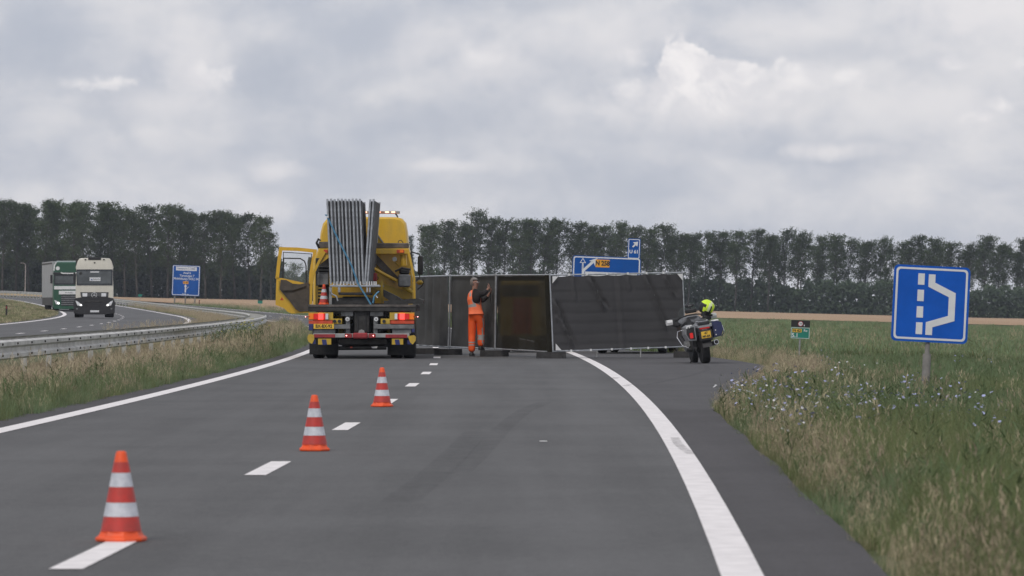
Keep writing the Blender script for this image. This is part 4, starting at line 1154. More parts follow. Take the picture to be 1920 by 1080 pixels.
# tow column, brackets, lights
tbox('tow_column', 537, 630, 730, 862, .10, .9, 'dark_steel', .02)
b = MB(); b.box(Tx(556, .1), Tx(561, .1), .07, .1, Tz(850, .1), Tz(735, .1)); b.box(Tx(606, .1), Tx(611, .1), .07, .1, Tz(850, .1), Tz(735, .1)); b.build('column_rib', 'black_plastic', TR)
tbox('bracket', 455, 531, 729, 762, .12, .3, 'grey_steel'); tbox('bracket', 634, 716, 729, 762, .12, .3, 'grey_steel')
tbox('bracket', 486, 512, 762, 872, .14, .12, 'grey_steel'); tbox('bracket', 655, 681, 762, 872, .14, .12, 'grey_steel')
for s, (a, c) in (('l', (256, 408)), ('r', (755, 907))):
    k = -1 if s == 'l' else 1
    tbox('light_carrier', a, c, 738, 786, .03, .06, 'yellow_worn', .005)
    X = (lambda q: q) if s == 'l' else (lambda q: 1163 - q)
    def lb(nm, q0, q1, m): tbox(nm, *sorted((X(q0), X(q1))), 746, 782, -.03, .06, m, .006)
    lb('turn_signal', 259, 287, 'lamp_amber'); lb('tail_lamp', 288, 316, 'lamp_red'); lb('brake_lamp', 317, 347, 'lamp_red_lit'); lb('tail_lamp', 348, 360, 'lamp_red'); lb('reversing_lamp', 361, 378, 'lamp_white')
    tbox('red_strip', *sorted((X(258), X(404))), 788, 809, .0, .05, 'red_orange', .004)
    b = MB(); b.lathe([(.0, -.012), (.011, -.008), (.013, 0), (.011, .008), (.0, .012)], 8, axis='y'); 
    o = b.build('side_marker', 'lamp_marker', TR, loc=(Tx(240 if k < 0 else 926), -.02, Tz(765)))
    b = MB(); b.box(-.10 if k > 0 else 0, 0 if k > 0 else .10, -.01, .01, -.014, .014); b.build('marker_arm', 'red_reflector', o)
tbox('socket_plate', 406, 462, 777, 809, .02, .05, 'yellow_worn', .004); tbox('socket_plate', 700, 756, 777, 809, .02, .05, 'yellow_worn', .004)
for q in (417, 446, 720):
    b = MB(); b.prism(circ(Tx(q), Tz(793), .040, 14), -.012, .02); b.build('socket', 'black_plastic', TR)
for q in (495, 671):
    b = MB(); b.prism(circ(Tx(q), Tz(780), .05, 16), .06, .14); o = b.build('round_reflector', 'lamp_white', TR)
    b = MB(); b.prism(circ(Tx(q), Tz(780), .024, 12), .05, .06); b.build('reflector_centre', 'galvanised_dull', o)
tbox('bumper_bar', 262, 512, 812, 840, .02, .10, 'grey_steel', .01); tbox('bumper_bar', 655, 907, 811, 840, .02, .10, 'grey_steel', .01)
pl = tbox('number_plate', 288, 413, 809, 839, -.012, .012, 'plate_yellow', .002)
text('plate_lettering', 'BX-BX-92', .108, 'print_black', pl, ((Tx(288) + Tx(413)) / 2, -.0145, Tz(824)), xs=.88, bold=.003)
tbox('blue_corner', 258, 285, 811, 850, -.005, .06, 'navy_paint', .01); tbox('blue_corner', 890, 908, 840, 862, -.005, .06, 'navy_paint', .01)
tbox('tool_tray', 285, 420, 842, 868, .08, .35, 'grey_steel', .005); tbox('tool_tray', 770, 885, 842, 868, .08, .35, 'grey_steel', .005)
tbox('underrun_bar', 284, 876, 868, 894, -.04, .10, 'galvanised_dull', .012)
tbox('red_reflector', 291, 420, 872, 893, -.055, .014, 'red_reflector', .003); tbox('red_reflector', 729, 862, 874, 895, -.055, .014, 'red_reflector', .003)
tbox('red_lamp', 480, 522, 869, 896, -.07, .03, 'red_reflector', .01); tbox('red_lamp', 625, 668, 869, 896, -.07, .03, 'red_reflector', .01)
tbox('tow_head', 528, 620, 864, 900, -.10, .30, 'red_reflector', .03)
for q in (490, 655):
    b = MB(); b.prism(circ(Tx(q), Tz(881), .012, 8), -.078, -.07); b.build('small_lamp', 'lamp_marker', TR)
tpoly('tow_hook', [(560, 866), (566, 850), (582, 843), (598, 850), (602, 866)], .02, .05, 'galvanised_dull')
for pts in (([(252, 884), (262, 872), (290, 876), (292, 905), (278, 932), (256, 918), (249, 900)]), ([(866, 884), (905, 878), (916, 890), (914, 912), (896, 936), (880, 922)])):
    tpoly('bumper_end', pts, -.06, .12, 'yellow_worn')
b = MB(); 
for p in ([(276, 905), (300, 905), (300, 932), (279, 934)], [(862, 910), (884, 908), (890, 936), (864, 934)]): tpoly('blue_corner', p, -.03, .06, 'navy_paint')
for (a, c) in ((315, 396), (768, 838)):
    o = tbox('stripe_board', a, c, 899, 936, -.03, .02, 'yellow_worn', .002)
    m_ = (a + c) / 2 - 2; tpoly('blue_stripe', [(m_ - 16, 905), (m_ + 12, 905), (m_ + 18, 938), (m_ - 10, 938)], -.035, .005, 'navy_paint', o)
tbox('axle_guard', 440, 735, 902, 940, .5, .3, 'dark_steel', .03)
b = MB(); b.tube([(Tx(440, .6), .6, Tz(958, .6)), (Tx(735, .6), .6, Tz(955, .6))], .05, 8); b.build('brake_line', 'dark_steel', TR, smooth=.8)
tbox('small_lamp', 512, 526, 949, 957, .45, .03, 'red_orange', .002); tpoly('torn_label', [(640, 950), (680, 946), (676, 958), (650, 959)], .45, .01, 'white_plain')
# superstructure behind the stack of fence panels
Y1 = 3.95
tpoly('body_wall', [(628, 380), (872, 380), (884, 470), (893, 520), (893, 668), (628, 668)], Y1, .08, 'yellow_paint')
tbox('equipment_box', 300, 384, 405, 690, Y1, .10, 'dark_steel', .01)
tbox('equipment_box', 312, 380, 500, 572, Y1 - .25, .25, 'grey_steel', .02)
for z in (455, 475, 492): tbox('shelf', 316, 378, z, z + 7, Y1 - .2, .2, 'grey_steel', .004)
for z in (585, 605, 625, 645): tbox('ladder_rung', 312, 340, z, z + 9, Y1 - .2, .1, 'yellow_worn', .004)
tbox('ladder_side', 304, 314, 575, 690, Y1 - .2, .08, 'yellow_worn', .004)
tbox('header_beam', 596, 874, 347, 381, Y1 - .45, .2, 'yellow_paint', .012)
tpoly('header_gusset', [(306, 462), (352, 362), (372, 345), (384, 345), (384, 398), (330, 442)], Y1 - .45, .2, 'yellow_paint')
hl = text('header_lettering', 'KE', .085, 'print_black', TR, (Tx(650, Y1 - .45), Y1 - .4535, Tz(362, Y1 - .45)), xs=1.1, bold=.003)
for a, c in ((798, 843), (350, 374)):
    o = tbox('marker_lamp', a, c, 353, 375, Y1 - .49, .04, 'red_orange', .004)
    if a > 700: tbox('marker_centre', 816, 838, 357, 371, Y1 - .495, .005, 'lamp_amber', 0, o)
tbar('side_post', [(270, 688), (274, 570), (284, 505), (322, 425), (356, 366)], Y1 - .5, .062, .10, 'yellow_paint')
tbar('side_post', [(907, 658), (905, 530), (895, 478), (880, 410), (866, 352)], Y1 - .5, .055, .10, 'yellow_paint')
tbar('diagonal_beam', [(650, 388), (796, 540)], Y1 - .12, .16, .12, 'brown_and_shaded_steel')  # yellow beam in shade: the darkness is put in by the brown colour
ttube('lift_strut', [(626, 452, Y1 - .5), (720, 505, Y1 - .5), (800, 546, Y1 - .5)], .042, 'yellow_paint')
ttube('lift_strut', [(838, 582, Y1 - .45), (898, 616, Y1 - .45)], .055, 'yellow_worn')
tpoly('lower_boom', [(630, 560), (700, 556), (800, 590), (893, 622), (893, 662), (800, 645), (690, 600), (630, 595)], Y1 - .25, .2, 'yellow_worn')
ttube('yellow_cylinder', [(838, 384, Y1 - .3), (842, 452, Y1 - .3)], .085, 'yellow_paint', n=14)
ttube('work_lamp', [(785, 412, Y1 - .5), (785, 412, Y1 - .3)], .058, 'galvanised_dull', n=14)
ttube('lamp_arm', [(786, 428, Y1 - .3), (812, 455, Y1 - .2)], .014, 'yellow_worn')
tbox('winch_motor', 806, 880, 505, 582, Y1 - .65, .5, 'grey_steel', .03)
o = tbox('winch_cap', 812, 876, 470, 508, Y1 - .62, .45, 'black_plastic', .05)
ttube('cap_rim', [(788, 487, Y1 - .66), (830, 466, Y1 - .66), (884, 476, Y1 - .66)], .025, 'black_plastic', o)
tbox('red_box', 622, 676, 497, 546, Y1 - .9, .3, 'red_reflector', .01)
ttube('hose', [(634, 396, Y1 - .1), (642, 410, Y1 - .2), (630, 436, Y1 - .2), (640, 446, Y1 - .2)], .013, 'black_plastic')
ttube('hose_ring', [(676 + 9 * math.cos(q), 528 + 9 * math.sin(q), Y1 - .7) for q in [k * .785 for k in range(9)]], .010, 'black_plastic')
tbar('stanchion', [(706, 545), (706, 684)], 2.2, .055, .06, 'yellow_worn')
# beams above the body
tbox('cross_tube', 560, 872, 313, 346, Y1 - .30, .2, 'brown_and_shaded_steel', .02); tbox('cross_tube', 318, 380, 305, 346, Y1 - .30, .2, 'brown_and_shaded_steel', .02)
ttube('hose', [(322, 345, Y1 - .3), (306, 312, Y1 - .3), (318, 288, Y1 - .3), (330, 300, Y1 - .3)], .03, 'black_plastic')
ttube('lifting_eye', [(806, 312, Y1 - .2), (812, 298, Y1 - .2), (824, 296, Y1 - .2), (838, 312, Y1 - .2)], .010, 'black_plastic')
tpoly('mast_plate', [(640, 222), (652, 222), (716, 313), (640, 313)], Y1 - .05, .03, 'yellow_worn')
tbar('mast_stay', [(646, 214), (716, 313)], Y1 - .08, .03, .03, 'galvanised_dull')
tbox('mast', 590, 604, 175, 345, Y1 - .1, .12, 'yellow_worn', .01)
# cab
YC = 4.75
out_ = [(284, 690), (284, 430), (320, 335), (330, 250), (344, 195), (366, 168), (410, 156), (600, 152), (795, 154), (828, 163), (850, 190), (860, 245), (868, 330), (892, 430), (892, 690)]
def cabring(y, k, dz=0.0, low=0.0):
    cx_ = (Tx(284, YC) + Tx(892, YC)) / 2
    return [(cx_ + (Tx(a, YC) - cx_) * k, y, Tz(c, YC) + (dz if c < 300 else (dz * .3 if c < 400 else 0)) - low * (c > 600)) for a, c in out_]
b = MB(); b.loft([cabring(YC, .965, -.05), cabring(YC + .06, 1.0), cabring(YC + 1.3, 1.0, .02), cabring(YC + 1.75, .99, -.12), cabring(YC + 2.15, .95, -.55, -.05)])
CB = b.build('cab', 'yellow_paint', TR, smooth=.7)
b = MB(); b.box(Tx(300, YC), Tx(876, YC), YC - .02, YC + 2.1, .55, Tz(688, YC) + .05, .05); b.build('cab_floor', 'black_plastic', CB)
b = MB(); b.prism(rrect(Tx(310, YC), Tx(870, YC), Tz(545, YC), Tz(400, YC), .08), YC + 2.10, YC + 2.16); b.build('windscreen', 'glass_dark', CB)
b = MB(); b.prism([(YC + .7, Tz(550, YC)), (YC + 1.7, Tz(550, YC)), (YC + 1.55, Tz(420, YC)), (YC + .75, Tz(420, YC))], Tx(893, YC) - .03, Tx(893, YC) + .004, 'x'); b.build('side_window', 'glass_dark', CB)
tbox('roof_seam', 330, 866, 322, 326, YC - .004, .02, 'yellow_worn', 0, CB)
# open door, hinged at the front pillar
YD = 6.35
def dbar(name, pts, w, dep, m, parent, dy=0.0): return tbar(name, pts, YD + dy, w, dep, m, parent)
D_ = tpoly('door', [(60, 525), (92, 528), (268, 566), (268, 690), (260, 742), (152, 746), (128, 735), (108, 714), (54, 692), (57, 600)], YD, .07, 'yellow_paint')
dbar('door_frame', [(64, 532), (76, 420), (86, 348), (190, 351), (296, 362), (284, 430), (272, 500), (268, 575)], .088, .07, 'yellow_paint', D_)
tpoly('door_trim', [(86, 538), (120, 540), (160, 562), (205, 566), (258, 552), (262, 600), (262, 728), (205, 734), (178, 720), (140, 668), (80, 598)], YD - .05, .05, 'door_trim', D_)
tpoly('arm_rest', [(90, 575), (150, 585), (215, 566), (235, 560), (240, 576), (160, 604), (95, 604)], YD - .10, .05, 'door_trim', D_)
dbar('door_lip', [(76, 545), (74, 600), (138, 676), (172, 726), (205, 742), (262, 738)], .022, .03, 'yellow_worn', D_, -.03)
dbar('door_seal', [(100, 530), (104, 406), (205, 408), (232, 424), (241, 450), (244, 556)], .030, .03, 'black_plastic', D_, .02)
dbar('door_seal', [(98, 528), (102, 369), (276, 380), (268, 480), (262, 560)], .018, .02, 'black_plastic', D_, .03)
tpoly('warning_triangle', [(82, 664), (105, 664), (93, 644)], YD - .006, .006, 'red_orange', D_)
ttube('mirror', [(268, 400, YD + .5), (262, 430, YD + .5), (262, 505, YD + .5)], .05, 'black_plastic', TR)
m = mat('clear_glass', (0.3, 0.36, 0.34), 0.1); see_thru(m, 0.0)
n_, l_ = m.node_tree.nodes, m.node_tree.links
for x_ in n_:
    if x_.type == 'MIX_SHADER':
        for lk in list(x_.inputs[0].links): l_.remove(lk)
        x_.inputs[0].default_value = 0.12
tpoly('door_window', [(98, 531), (101, 367), (278, 379), (270, 480), (262, 566)], YD + .04, .006, 'clear_glass', D_)
# mirrors and lamps at the right of the cab
YM = 6.6
M_ = tbox('mirror', 926, 961, 392, 508, YM, .10, 'black_plastic', .03)
ttube('mirror_arm', [(872, 362, YM), (905, 372, YM), (938, 382, YM), (942, 400, YM)], .016, 'black_plastic', M_)
ttube('mirror_arm', [(938, 505, YM), (938, 530, YM), (900, 548, YM)], .014, 'black_plastic', M_)
b = MB(); b.box(Tx(918, YM), Tx(960, YM), YM, YM + .2, Tz(569, YM), Tz(541, YM), .05); b.build('front_lamp_housing', 'yellow_worn', TR)
ttube('mirror_arm', [(958, 530, YM), (964, 556, YM), (950, 578, YM), (924, 600, YM)], .014, 'black_plastic', M_)
ttube('exhaust_stack', [(884, 470, YC - .2), (884, 400, YC - .2), (878, 372, YC - .2)], .05, 'dark_steel')
# beacon bar
YB = 5.2
b = MB(); b.box(Tx(420, YB), Tx(816, YB), YB, YB + .22, Tz(133, YB), Tz(116, YB), .012); LB = b.build('light_bar', 'galvanised_dull', TR)
for q in (440, 480, 520, 604, 640, 668, 690, 708, 738, 776):
    tbox('beacon', q - 11, q + 11, 119, 128, YB - .012, .012, 'lamp_beacon' if q not in (640, 708) else 'beacon_lens', .002, LB)
tbox('lens_strip', 425, 812, 128.5, 132, YB - .008, .008, 'beacon_lens', 0, LB)
for q in (560, 790):
    tbar('bar_foot', [(q, 133), (q + 8, 142), (q + 14, 156)], YB + .08, .035, .06, 'black_plastic', LB)
# rack that carries the panels
zr = Tz(568)
b = MB(); b.box(Tx(383), Tx(692), .34, .40, Tz(581), Tz(569), .006); b.box(Tx(383), Tx(692), 3.5, 3.56, Tz(581), Tz(569), .006); RK = b.build('panel_rack', 'galvanised', TR)
for q0, q1, m in ((383, 400, 'galvanised_dull'), (437, 452, 'galvanised'), (612, 622, 'galvanised'), (628, 638, 'galvanised')):
    for y in (.36, 3.5): tbox('rack_leg', q0, q1, 581, 690 if q0 < 400 else 616, y, .05, m, .004, RK)
tbox('rack_tray', 440, 625, 616, 632, .38, 3.1, 'dark_steel', .01, RK); tbox('rack_tray', 400, 640, 648, 690, .5, 2.9, 'dark_steel', .01, RK)
for q in (408, 428, 449, 469, 490, 511, 531, 552, 572, 592, 612, 628, 642, 656, 668):
    b = MB(); b.tube([(Tx(q), .37, Tz(572)), (Tx(q), .37, Tz(548))], .016, 6); b.build('rack_pin', 'white_sheet', RK)
ttube('wire_bundle', [(386, 600, .3), (400, 625, .28), (428, 640, .28), (436, 668, .28)], .02, 'galvanised', RK)
ttube('pale_rope', [(690, 610, .3), (676, 622, .28), (660, 640, .28), (652, 682, .28)], .022, 'strap_blue', RK)
ttube('pale_rope', [(682, 618, .3), (668, 634, .28), (680, 650, .28)], .014, 'white_sheet', RK)
b = MB(); b.box(Tx(455), Tx(610), .8, 2.6, Tz(690), Tz(640), .03); b.build('deck_winch', 'dark_steel', RK)

mat('screen_cloth_thick', (0.085, 0.087, 0.092), 0.9, var=.2)
# fence panels stacked on edge: each is its own thing
fm = MB()
fm.tube([(0, 0, 0), (0, 0, 2.03)], .0265, 10); framem = fm.mesh('upright', 'galvanised', smooth=.8)
rm = MB(); rm.tube([(0, .02, 0), (0, 3.44, 0)], .014, 8); railm = rm.mesh('cross_rail', 'galvanised_dull', smooth=.8)
wm = MB()
for k in range(1, 20): wm.tube([(.012, k * .173, .06), (.012, k * .173, 1.99)], .004, 3, cap=False)
for k in range(1, 9): wm.tube([(-.012, 0, .06 + k * .21), (-.012, 3.46, .06 + k * .21)], .004, 3, cap=False)
wirem = wm.mesh('wire_mesh', 'galvanised_dull')
cm_ = MB(); cm_.prism([(.02, .05), (3.44, .05), (3.44, 1.98), (.02, 1.98)], .014, .017, 'x'); clm = cm_.mesh('screen_cloth', 'screen_cloth_thick')
cm_ = MB(); cm_.tube([(.041, .05, .03), (.041, .05, 1.985)], .0125, 8); cl2 = cm_.mesh('clamp_rail', 'grey_steel', smooth=.8)
stack = [(372 + 22.2 * i, 394 + 22.0 * i, random.Random(i).uniform(-2, 2)) for i in range(10)] + [(636, 603, 3), (656, 618, 0)]
for i, (ct, cb, dz) in enumerate(stack):
    y = .37 + random.Random(i + 50).uniform(-.03, .05)
    xb, xt, zb_ = Tx(cb, y), Tx(ct, y), Tz(563 + dz, y)
    if i == 0: lab, grp = 'leftmost upright galvanised panel in the stack on the truck, touched by the blue strap end', None
    elif i == 9: lab, grp = 'rightmost panel of the tight stack, next to the gap before two leaning panels', None
    elif i == 10: lab, grp = 'left one of two galvanised panels leaning to the right beside the stack', None
    elif i == 11: lab, grp = 'right one of two galvanised panels leaning to the right beside the stack', None
    else: lab = '%s panel from the left in the tight upright stack of galvanised panels on the truck' % ORD[i]
    grp = 'fence panels carried on the truck'
    o = empty('spare_fence_panel', (T0[0] + xb, T0[1] + y, zb_), (0, math.atan2(xt - xb, 2.03), R(-.6 if i > 9 else .15)), lab, 'fence panel', grp)
    for nm, me, lc in (('upright', framem, (0, 0, 0)), ('upright', framem, (0, 3.46, 0)), ('cross_rail', railm, (0, 0, .06)), ('cross_rail', railm, (0, 0, 1.99)), ('clamp_rail', cl2, (0, 0, 0)), ('wire_mesh', wirem, (0, 0, 0)), ('screen_cloth', clm, (0, 0, 0))):
        c = bpy.data.objects.new(nm, me); link(c); c.parent = o; c.location = lc
# lashing strap
b = MB()
sp_ = [(360, 138), (372, 150), (440, 295), (520, 450), (560, 560), (600, 625), (640, 690)]
V = []
for a, c in sp_:
    y = .30
    V += [(T0[0] + Tx(a - 4.5, y), T0[1] + y, Tz(c + 2, y)), (T0[0] + Tx(a + 4.5, y), T0[1] + y, Tz(c - 2, y)), (T0[0] + Tx(a - 4.5, y), T0[1] + y + .006, Tz(c + 2, y)), (T0[0] + Tx(a + 4.5, y), T0[1] + y + .006, Tz(c - 2, y))]
F = []
for i in range(len(sp_) - 1): a = 4 * i; F += [(a, a + 1, a + 5, a + 4), (a + 2, a + 6, a + 7, a + 3), (a, a + 4, a + 6, a + 2), (a + 1, a + 3, a + 7, a + 5)]
b.add(V, F); ST = b.build('lashing_strap', 'strap_blue'); tag(ST, 'blue lashing strap running diagonally across the stacked fence panels', 'strap')
b = MB(); b.box(T0[0] + Tx(366, .28), T0[0] + Tx(380, .28), T0[1] + .27, T0[1] + .30, Tz(160, .28), Tz(146, .28), .008); b.build('buckle', 'white_sheet', ST)
# a cone carried on the bed
c = copy_tree(cone0); c.location = (T0[0] + Tx(352, 3.4), T0[1] + 3.4, Tz(692) + .005); c.rotation_euler = (0, 0, .3)
c['label'] = 'red and white cone standing on the truck bed left of the metal panels'; del c['group']

# ---------------------------------------------------------------- oncoming trucks
def lorry_base(t, w, L):
    b = MB(); b.box(-.5, .5, .6, L, .55, .9); b.build('chassis', 'dark_steel', t)
    for s in (-1, 1):
        wheel(t, s * (w / 2 - .19), 1.35, .48, .32)
        for y in (L - 1.6,): wheel(t, s * (w / 2 - .30), y, .48, .55)
dW = 262.0; k = dW / FPX / 7.7125
WX = at(176.6, dW)
BT = empty('beige_truck', (WX, dW, ground(WX, dW) + .02), (0, 0, R(5.4)), 'beige truck cab with dark lower bumper and round star emblem, nearest of two oncoming trucks', 'truck')
BT.location.z = up(595.3, dW)
def bx(c): return (c - 822) * k
def bz(c): return (968 - c) * k
lorry_base(BT, 2.42, 5.6)
def bring(y, dx, top, sh):
    pts = [(556 + dx, 690), (554 + dx, 520), (562 + dx, 400), (566 + dx, 300), (556 + dx, 240), (585 + dx, 150), (612 + dx, 112 + top), (720, 104 + top), (925, 104 + top), (1045 - dx, 112 + top), (1072 - dx, 150), (1100 - dx, 240), (1090 - dx, 300), (1092 - dx, 400), (1100 - dx, 520), (1100 - dx, 690)]
    return [(bx(a), y + (sh if c < 260 else 0), bz(c)) for a, c in pts]
b = MB(); b.loft([bring(0.0, 6, 14, .18), bring(.08, 0, 4, .12), bring(.9, 0, 0, 0), bring(2.2, 0, 0, 0)]); CA = b.build('cab', 'beige_paint', BT, smooth=.6)
b = MB(); b.prism([(bx(566), bz(272)), (bx(1088), bz(272)), (bx(1086), bz(502)), (bx(570), bz(502))], -.025, .05); WS = b.build('windscreen', 'glass_dark', CA)
b = MB(); b.prism([(bx(578), bz(300)), (bx(1062), bz(300)), (bx(1070), bz(330)), (bx(1060), bz(478)), (bx(590), bz(478)), (bx(576), bz(330))], -.030, -.025); b.build('inner_pane', M.get('glass_inner') or mat('glass_inner', (0.085, 0.095, 0.10), 0.15, var=.35, scale=1.2, coat=.3), WS)  # paler grey pane over the dark windscreen, without emission
b = MB(); b.box(bx(765), bx(892), -.036, -.03, bz(318), bz(301)); b.build('visor_strip', 'white_sheet', WS)
b = MB(); b.box(bx(755), bx(912), -.042, -.03, bz(440), bz(388)); q = b.build('name_board', 'white_sheet', WS)
b = MB(); [b.box(bx(806 + 11 * i), bx(813 + 11 * i), -.046, -.042, bz(422), bz(405 + (i * 5) % 7)) for i in range(9)]; b.build('faint_lettering', 'grey_steel', q)
b = MB(); b.prism([(bx(772), bz(430)), (bx(800), bz(430)), (bx(786), bz(404))], -.046, -.042); b.build('name_mark', 'print_blue', q)
b = MB(); b.prism(circ(bx(630), bz(330), .09, 12), -.036, -.03); b.build('sticker', 'print_black', WS)
b = MB(); b.box(bx(735), bx(920), .12, .5, bz(135), bz(96), .02); b.build('roof_vent', 'black_plastic', CA)
for q in (695, 962): 
    b = MB(); b.box(bx(q - 12), bx(q + 12), .1, .2, bz(136), bz(122), .01); b.build('roof_lamp', 'black_plastic', CA)
b = MB(); b.prism(circ(bx(828), bz(176), .05, 10), .09, .14); b.build('roof_mark', 'print_black', CA)
b = MB(); b.prism([(bx(622), bz(602)), (bx(1030), bz(602)), (bx(1022), bz(672)), (bx(632), bz(672))], -.02, .05); GR = b.build('grille', 'black_plastic', CA)
for z in (618, 636, 654):
    b = MB(); b.box(bx(640), bx(1015), -.034, -.02, bz(z + 4), bz(z - 4)); b.build('grille_slat', 'grey_steel', GR)
for q in (688, 960):
    b = MB(); b.box(bx(q - 34), bx(q + 34), -.07, -.02, bz(666), bz(616), .01); b.build('grille_lamp', 'lamp_white', GR)
EMR = 40 * k
b = MB(); b.ring(circ(bx(822), bz(644), EMR, 24), circ(bx(822), bz(644), EMR * .86, 24), -.10, -.06)
for a in (90, 210, 330):
    c0 = (bx(822), bz(644)); d1 = (math.cos(R(a)), math.sin(R(a))); pr = (-d1[1], d1[0])
    b.prism([(c0[0] + d1[0] * EMR * .9, c0[1] + d1[1] * EMR * .9), (c0[0] + pr[0] * .028 - d1[0] * .02, c0[1] + pr[1] * .028 - d1[1] * .02), (c0[0] - pr[0] * .028 - d1[0] * .02, c0[1] - pr[1] * .028 - d1[1] * .02)], -.095, -.065)
b.build('star_emblem', 'white_sheet', GR)
b = MB(); b.loft([[(bx(a), y, bz(c)) for a, c in ((528, 905), (520, 760), (552, 690), (640, 674), (1010, 674), (1096, 690), (1126, 760), (1116, 905), (960, 925), (690, 925))] for y in (-.12, .8)]); BP = b.build('bumper', 'black_plastic', BT)
for s in (-1, 1):
    X = (lambda q: q) if s < 0 else (lambda q: 1646 - q)
    b = MB(); b.prism([(bx(X(552)), bz(722)), (bx(X(590)), bz(738)), (bx(X(655)), bz(792)), (bx(X(640)), bz(806)), (bx(X(580)), bz(792))], -.16, -.10); hl_ = b.build('headlight', 'lamp_white', BP)
    b = MB(); b.prism(circ(bx(X(630)), bz(788), .05, 10), -.17, -.16); b.build('lit_lens', 'lamp_head_lit', hl_)
    b = MB(); b.box(bx(X(575)) - .05, bx(X(575)) + .05, -.15, -.10, bz(852), bz(832)); b.build('fog_lamp', 'grey_steel', BP)
    b = MB(); b.box(bx(X(556)) - .14, bx(X(556)) - .02, .1, .3, bz(490), bz(320), .03); b.build('mirror', 'black_plastic' if s < 0 else 'beige_paint', CA)
b = MB(); b.box(bx(690), bx(965), -.14, -.10, bz(752), bz(722), .01); b.build('bumper_slot', 'dark_steel', BP)
b = MB(); b.box(bx(765), bx(892), -.15, -.12, bz(892), bz(864)); b.build('number_plate', 'white_sheet', BP)
b = MB(); b.box(bx(556), bx(606), .35, 1.9, bz(300), bz(112), .04); b.build('air_deflector', 'dark_steel', BT)
b = MB(); b.box(-.9, .9, 2.9, 5.2, .95, 1.25, .03); b.build('fifth_wheel', 'dark_steel', BT)

dG = 350.0; kg = dG / FPX / 7.7125
GX = at(70 + 451 / 7.7125, dG)
GT = empty('green_truck', (GX, dG, up(470 + 862 / 7.7125, dG)), (0, 0, R(7.0)), 'green and white truck with grey trailer, half hidden behind the beige cab', 'truck')
def gx(c): return (c - 451) * kg
def gz(c): return (862 - c) * kg
lorry_base(GT, 2.5, 5.0)
def gring(y, dx, dz):
    pts = [(228 + dx, 820), (226 + dx, 560), (236 + dx, 340), (232 + dx, 250), (262 + dx, 168 + dz), (300 + dx, 150 + dz)]
    return [(gx(a), y, gz(c)) for a, c in pts] + [(gx(902 - a), y, gz(c)) for a, c in reversed(pts)]
b = MB(); b.loft([gring(0, 8, 30), gring(.1, 0, 14), gring(.9, 0, 0), gring(2.2, 0, -8)]); CA = b.build('cab', 'green_paint', GT, smooth=.6)
b = MB(); b.prism([(gx(246), gz(345)), (gx(656), gz(345)), (gx(660), gz(492)), (gx(242), gz(492))], -.03, .03); WS = b.build('windscreen', 'glass_dark', CA)
b = MB(); b.prism([(gx(262), gz(368)), (gx(640), gz(368)), (gx(644), gz(470)), (gx(258), gz(470))], -.036, -.03); b.build('inner_pane', 'glass_inner', WS)  # same paler pane over the dark glass
b = MB(); b.box(gx(230), gx(672), -.16, .02, gz(342), gz(314), .03); b.build('sun_visor', 'black_plastic', CA)
b = MB(); add_stroke(b, [(gx(338), gz(316)), (gx(365), gz(327)), (gx(451), gz(330)), (gx(540), gz(327)), (gx(566), gz(316))], .09, -.18, -.16); b.build('white_stripe', 'white_plain', CA)
b = MB(); b.prism([(gx(232), gz(290)), (gx(240), gz(210)), (gx(268), gz(170)), (gx(282), gz(170)), (gx(256), gz(220)), (gx(250), gz(290))], -.02, .2); b.build('white_edge', 'white_plain', CA)
b = MB(); b.prism(circ(gx(296), gz(255), .16, 9), -.012, .1); b.build('roof_emblem', 'white_plain', CA)
b = MB(); [b.box(gx(385 + 20 * i), gx(397 + 20 * i), .02, .05, gz(276), gz(256 + (i * 5) % 9)) for i in range(9)]; b.build('faint_lettering', 'sign_green', CA)
b = MB(); b.box(gx(244), gx(658), -.03, .05, gz(560), gz(512)); b.build('white_band', 'white_plain', CA)
b = MB(); b.box(gx(312), gx(592), -.05, .05, gz(632), gz(580), .01); q = b.build('name_board', 'white_plain', CA)
b = MB(); [b.box(gx(405 + 13 * i), gx(413 + 13 * i), -.053, -.05, gz(614), gz(599 + (i * 5) % 6)) for i in range(9)]; b.build('faint_lettering', 'grey_steel', q)
b = MB(); b.box(gx(345), gx(557), -.02, .05, gz(800), gz(640)); GR = b.build('grille', 'black_plastic', CA)
for z in (660, 690, 718, 748, 778):
    b = MB(); b.box(gx(348), gx(554), -.05, -.02, gz(z + 7), gz(z - 6)); b.build('grille_slat', 'grey_steel', GR)
for s in (-1, 1):
    X = (lambda q: q) if s < 0 else (lambda q: 902 - q)
    b = MB(); b.prism([(gx(X(246)), gz(712)), (gx(X(300)), gz(735)), (gx(X(325)), gz(780)), (gx(X(270)), gz(775))], -.06, .02); h_ = b.build('headlight', 'lamp_white', CA)
    b = MB(); b.prism(circ(gx(X(306)), gz(760), .085, 10), -.07, -.06); b.build('lit_lens', 'lamp_head_lit', h_)
    b = MB(); b.box(gx(X(205)) - .09, gx(X(205)) + .09, .1, .3, gz(475), gz(350), .03); b.build('mirror', 'black_plastic', CA)
b = MB(); b.box(gx(240), gx(662), -.10, .5, gz(845), gz(802), .03); b.build('bumper', 'green_paint', CA)
b = MB(); b.X = Matrix.Translation((0, 3.0, 0)) @ Matrix.Rotation(R(2.8), 4, 'Z'); b.box(-1.27, 1.27, 0, 12.6, 1.02, 3.95, .02); TL = b.build('trailer', 'trailer_sheet', GT)
b = MB(); b.X = Matrix.Translation((0, 3.0, 0)) @ Matrix.Rotation(R(2.8), 4, 'Z'); b.box(-1.26, -1.12, .3, 12.5, .40, 1.02); b.box(1.12, 1.26, .3, 12.5, .40, 1.02); b.build('side_guard', 'dark_steel', TL)
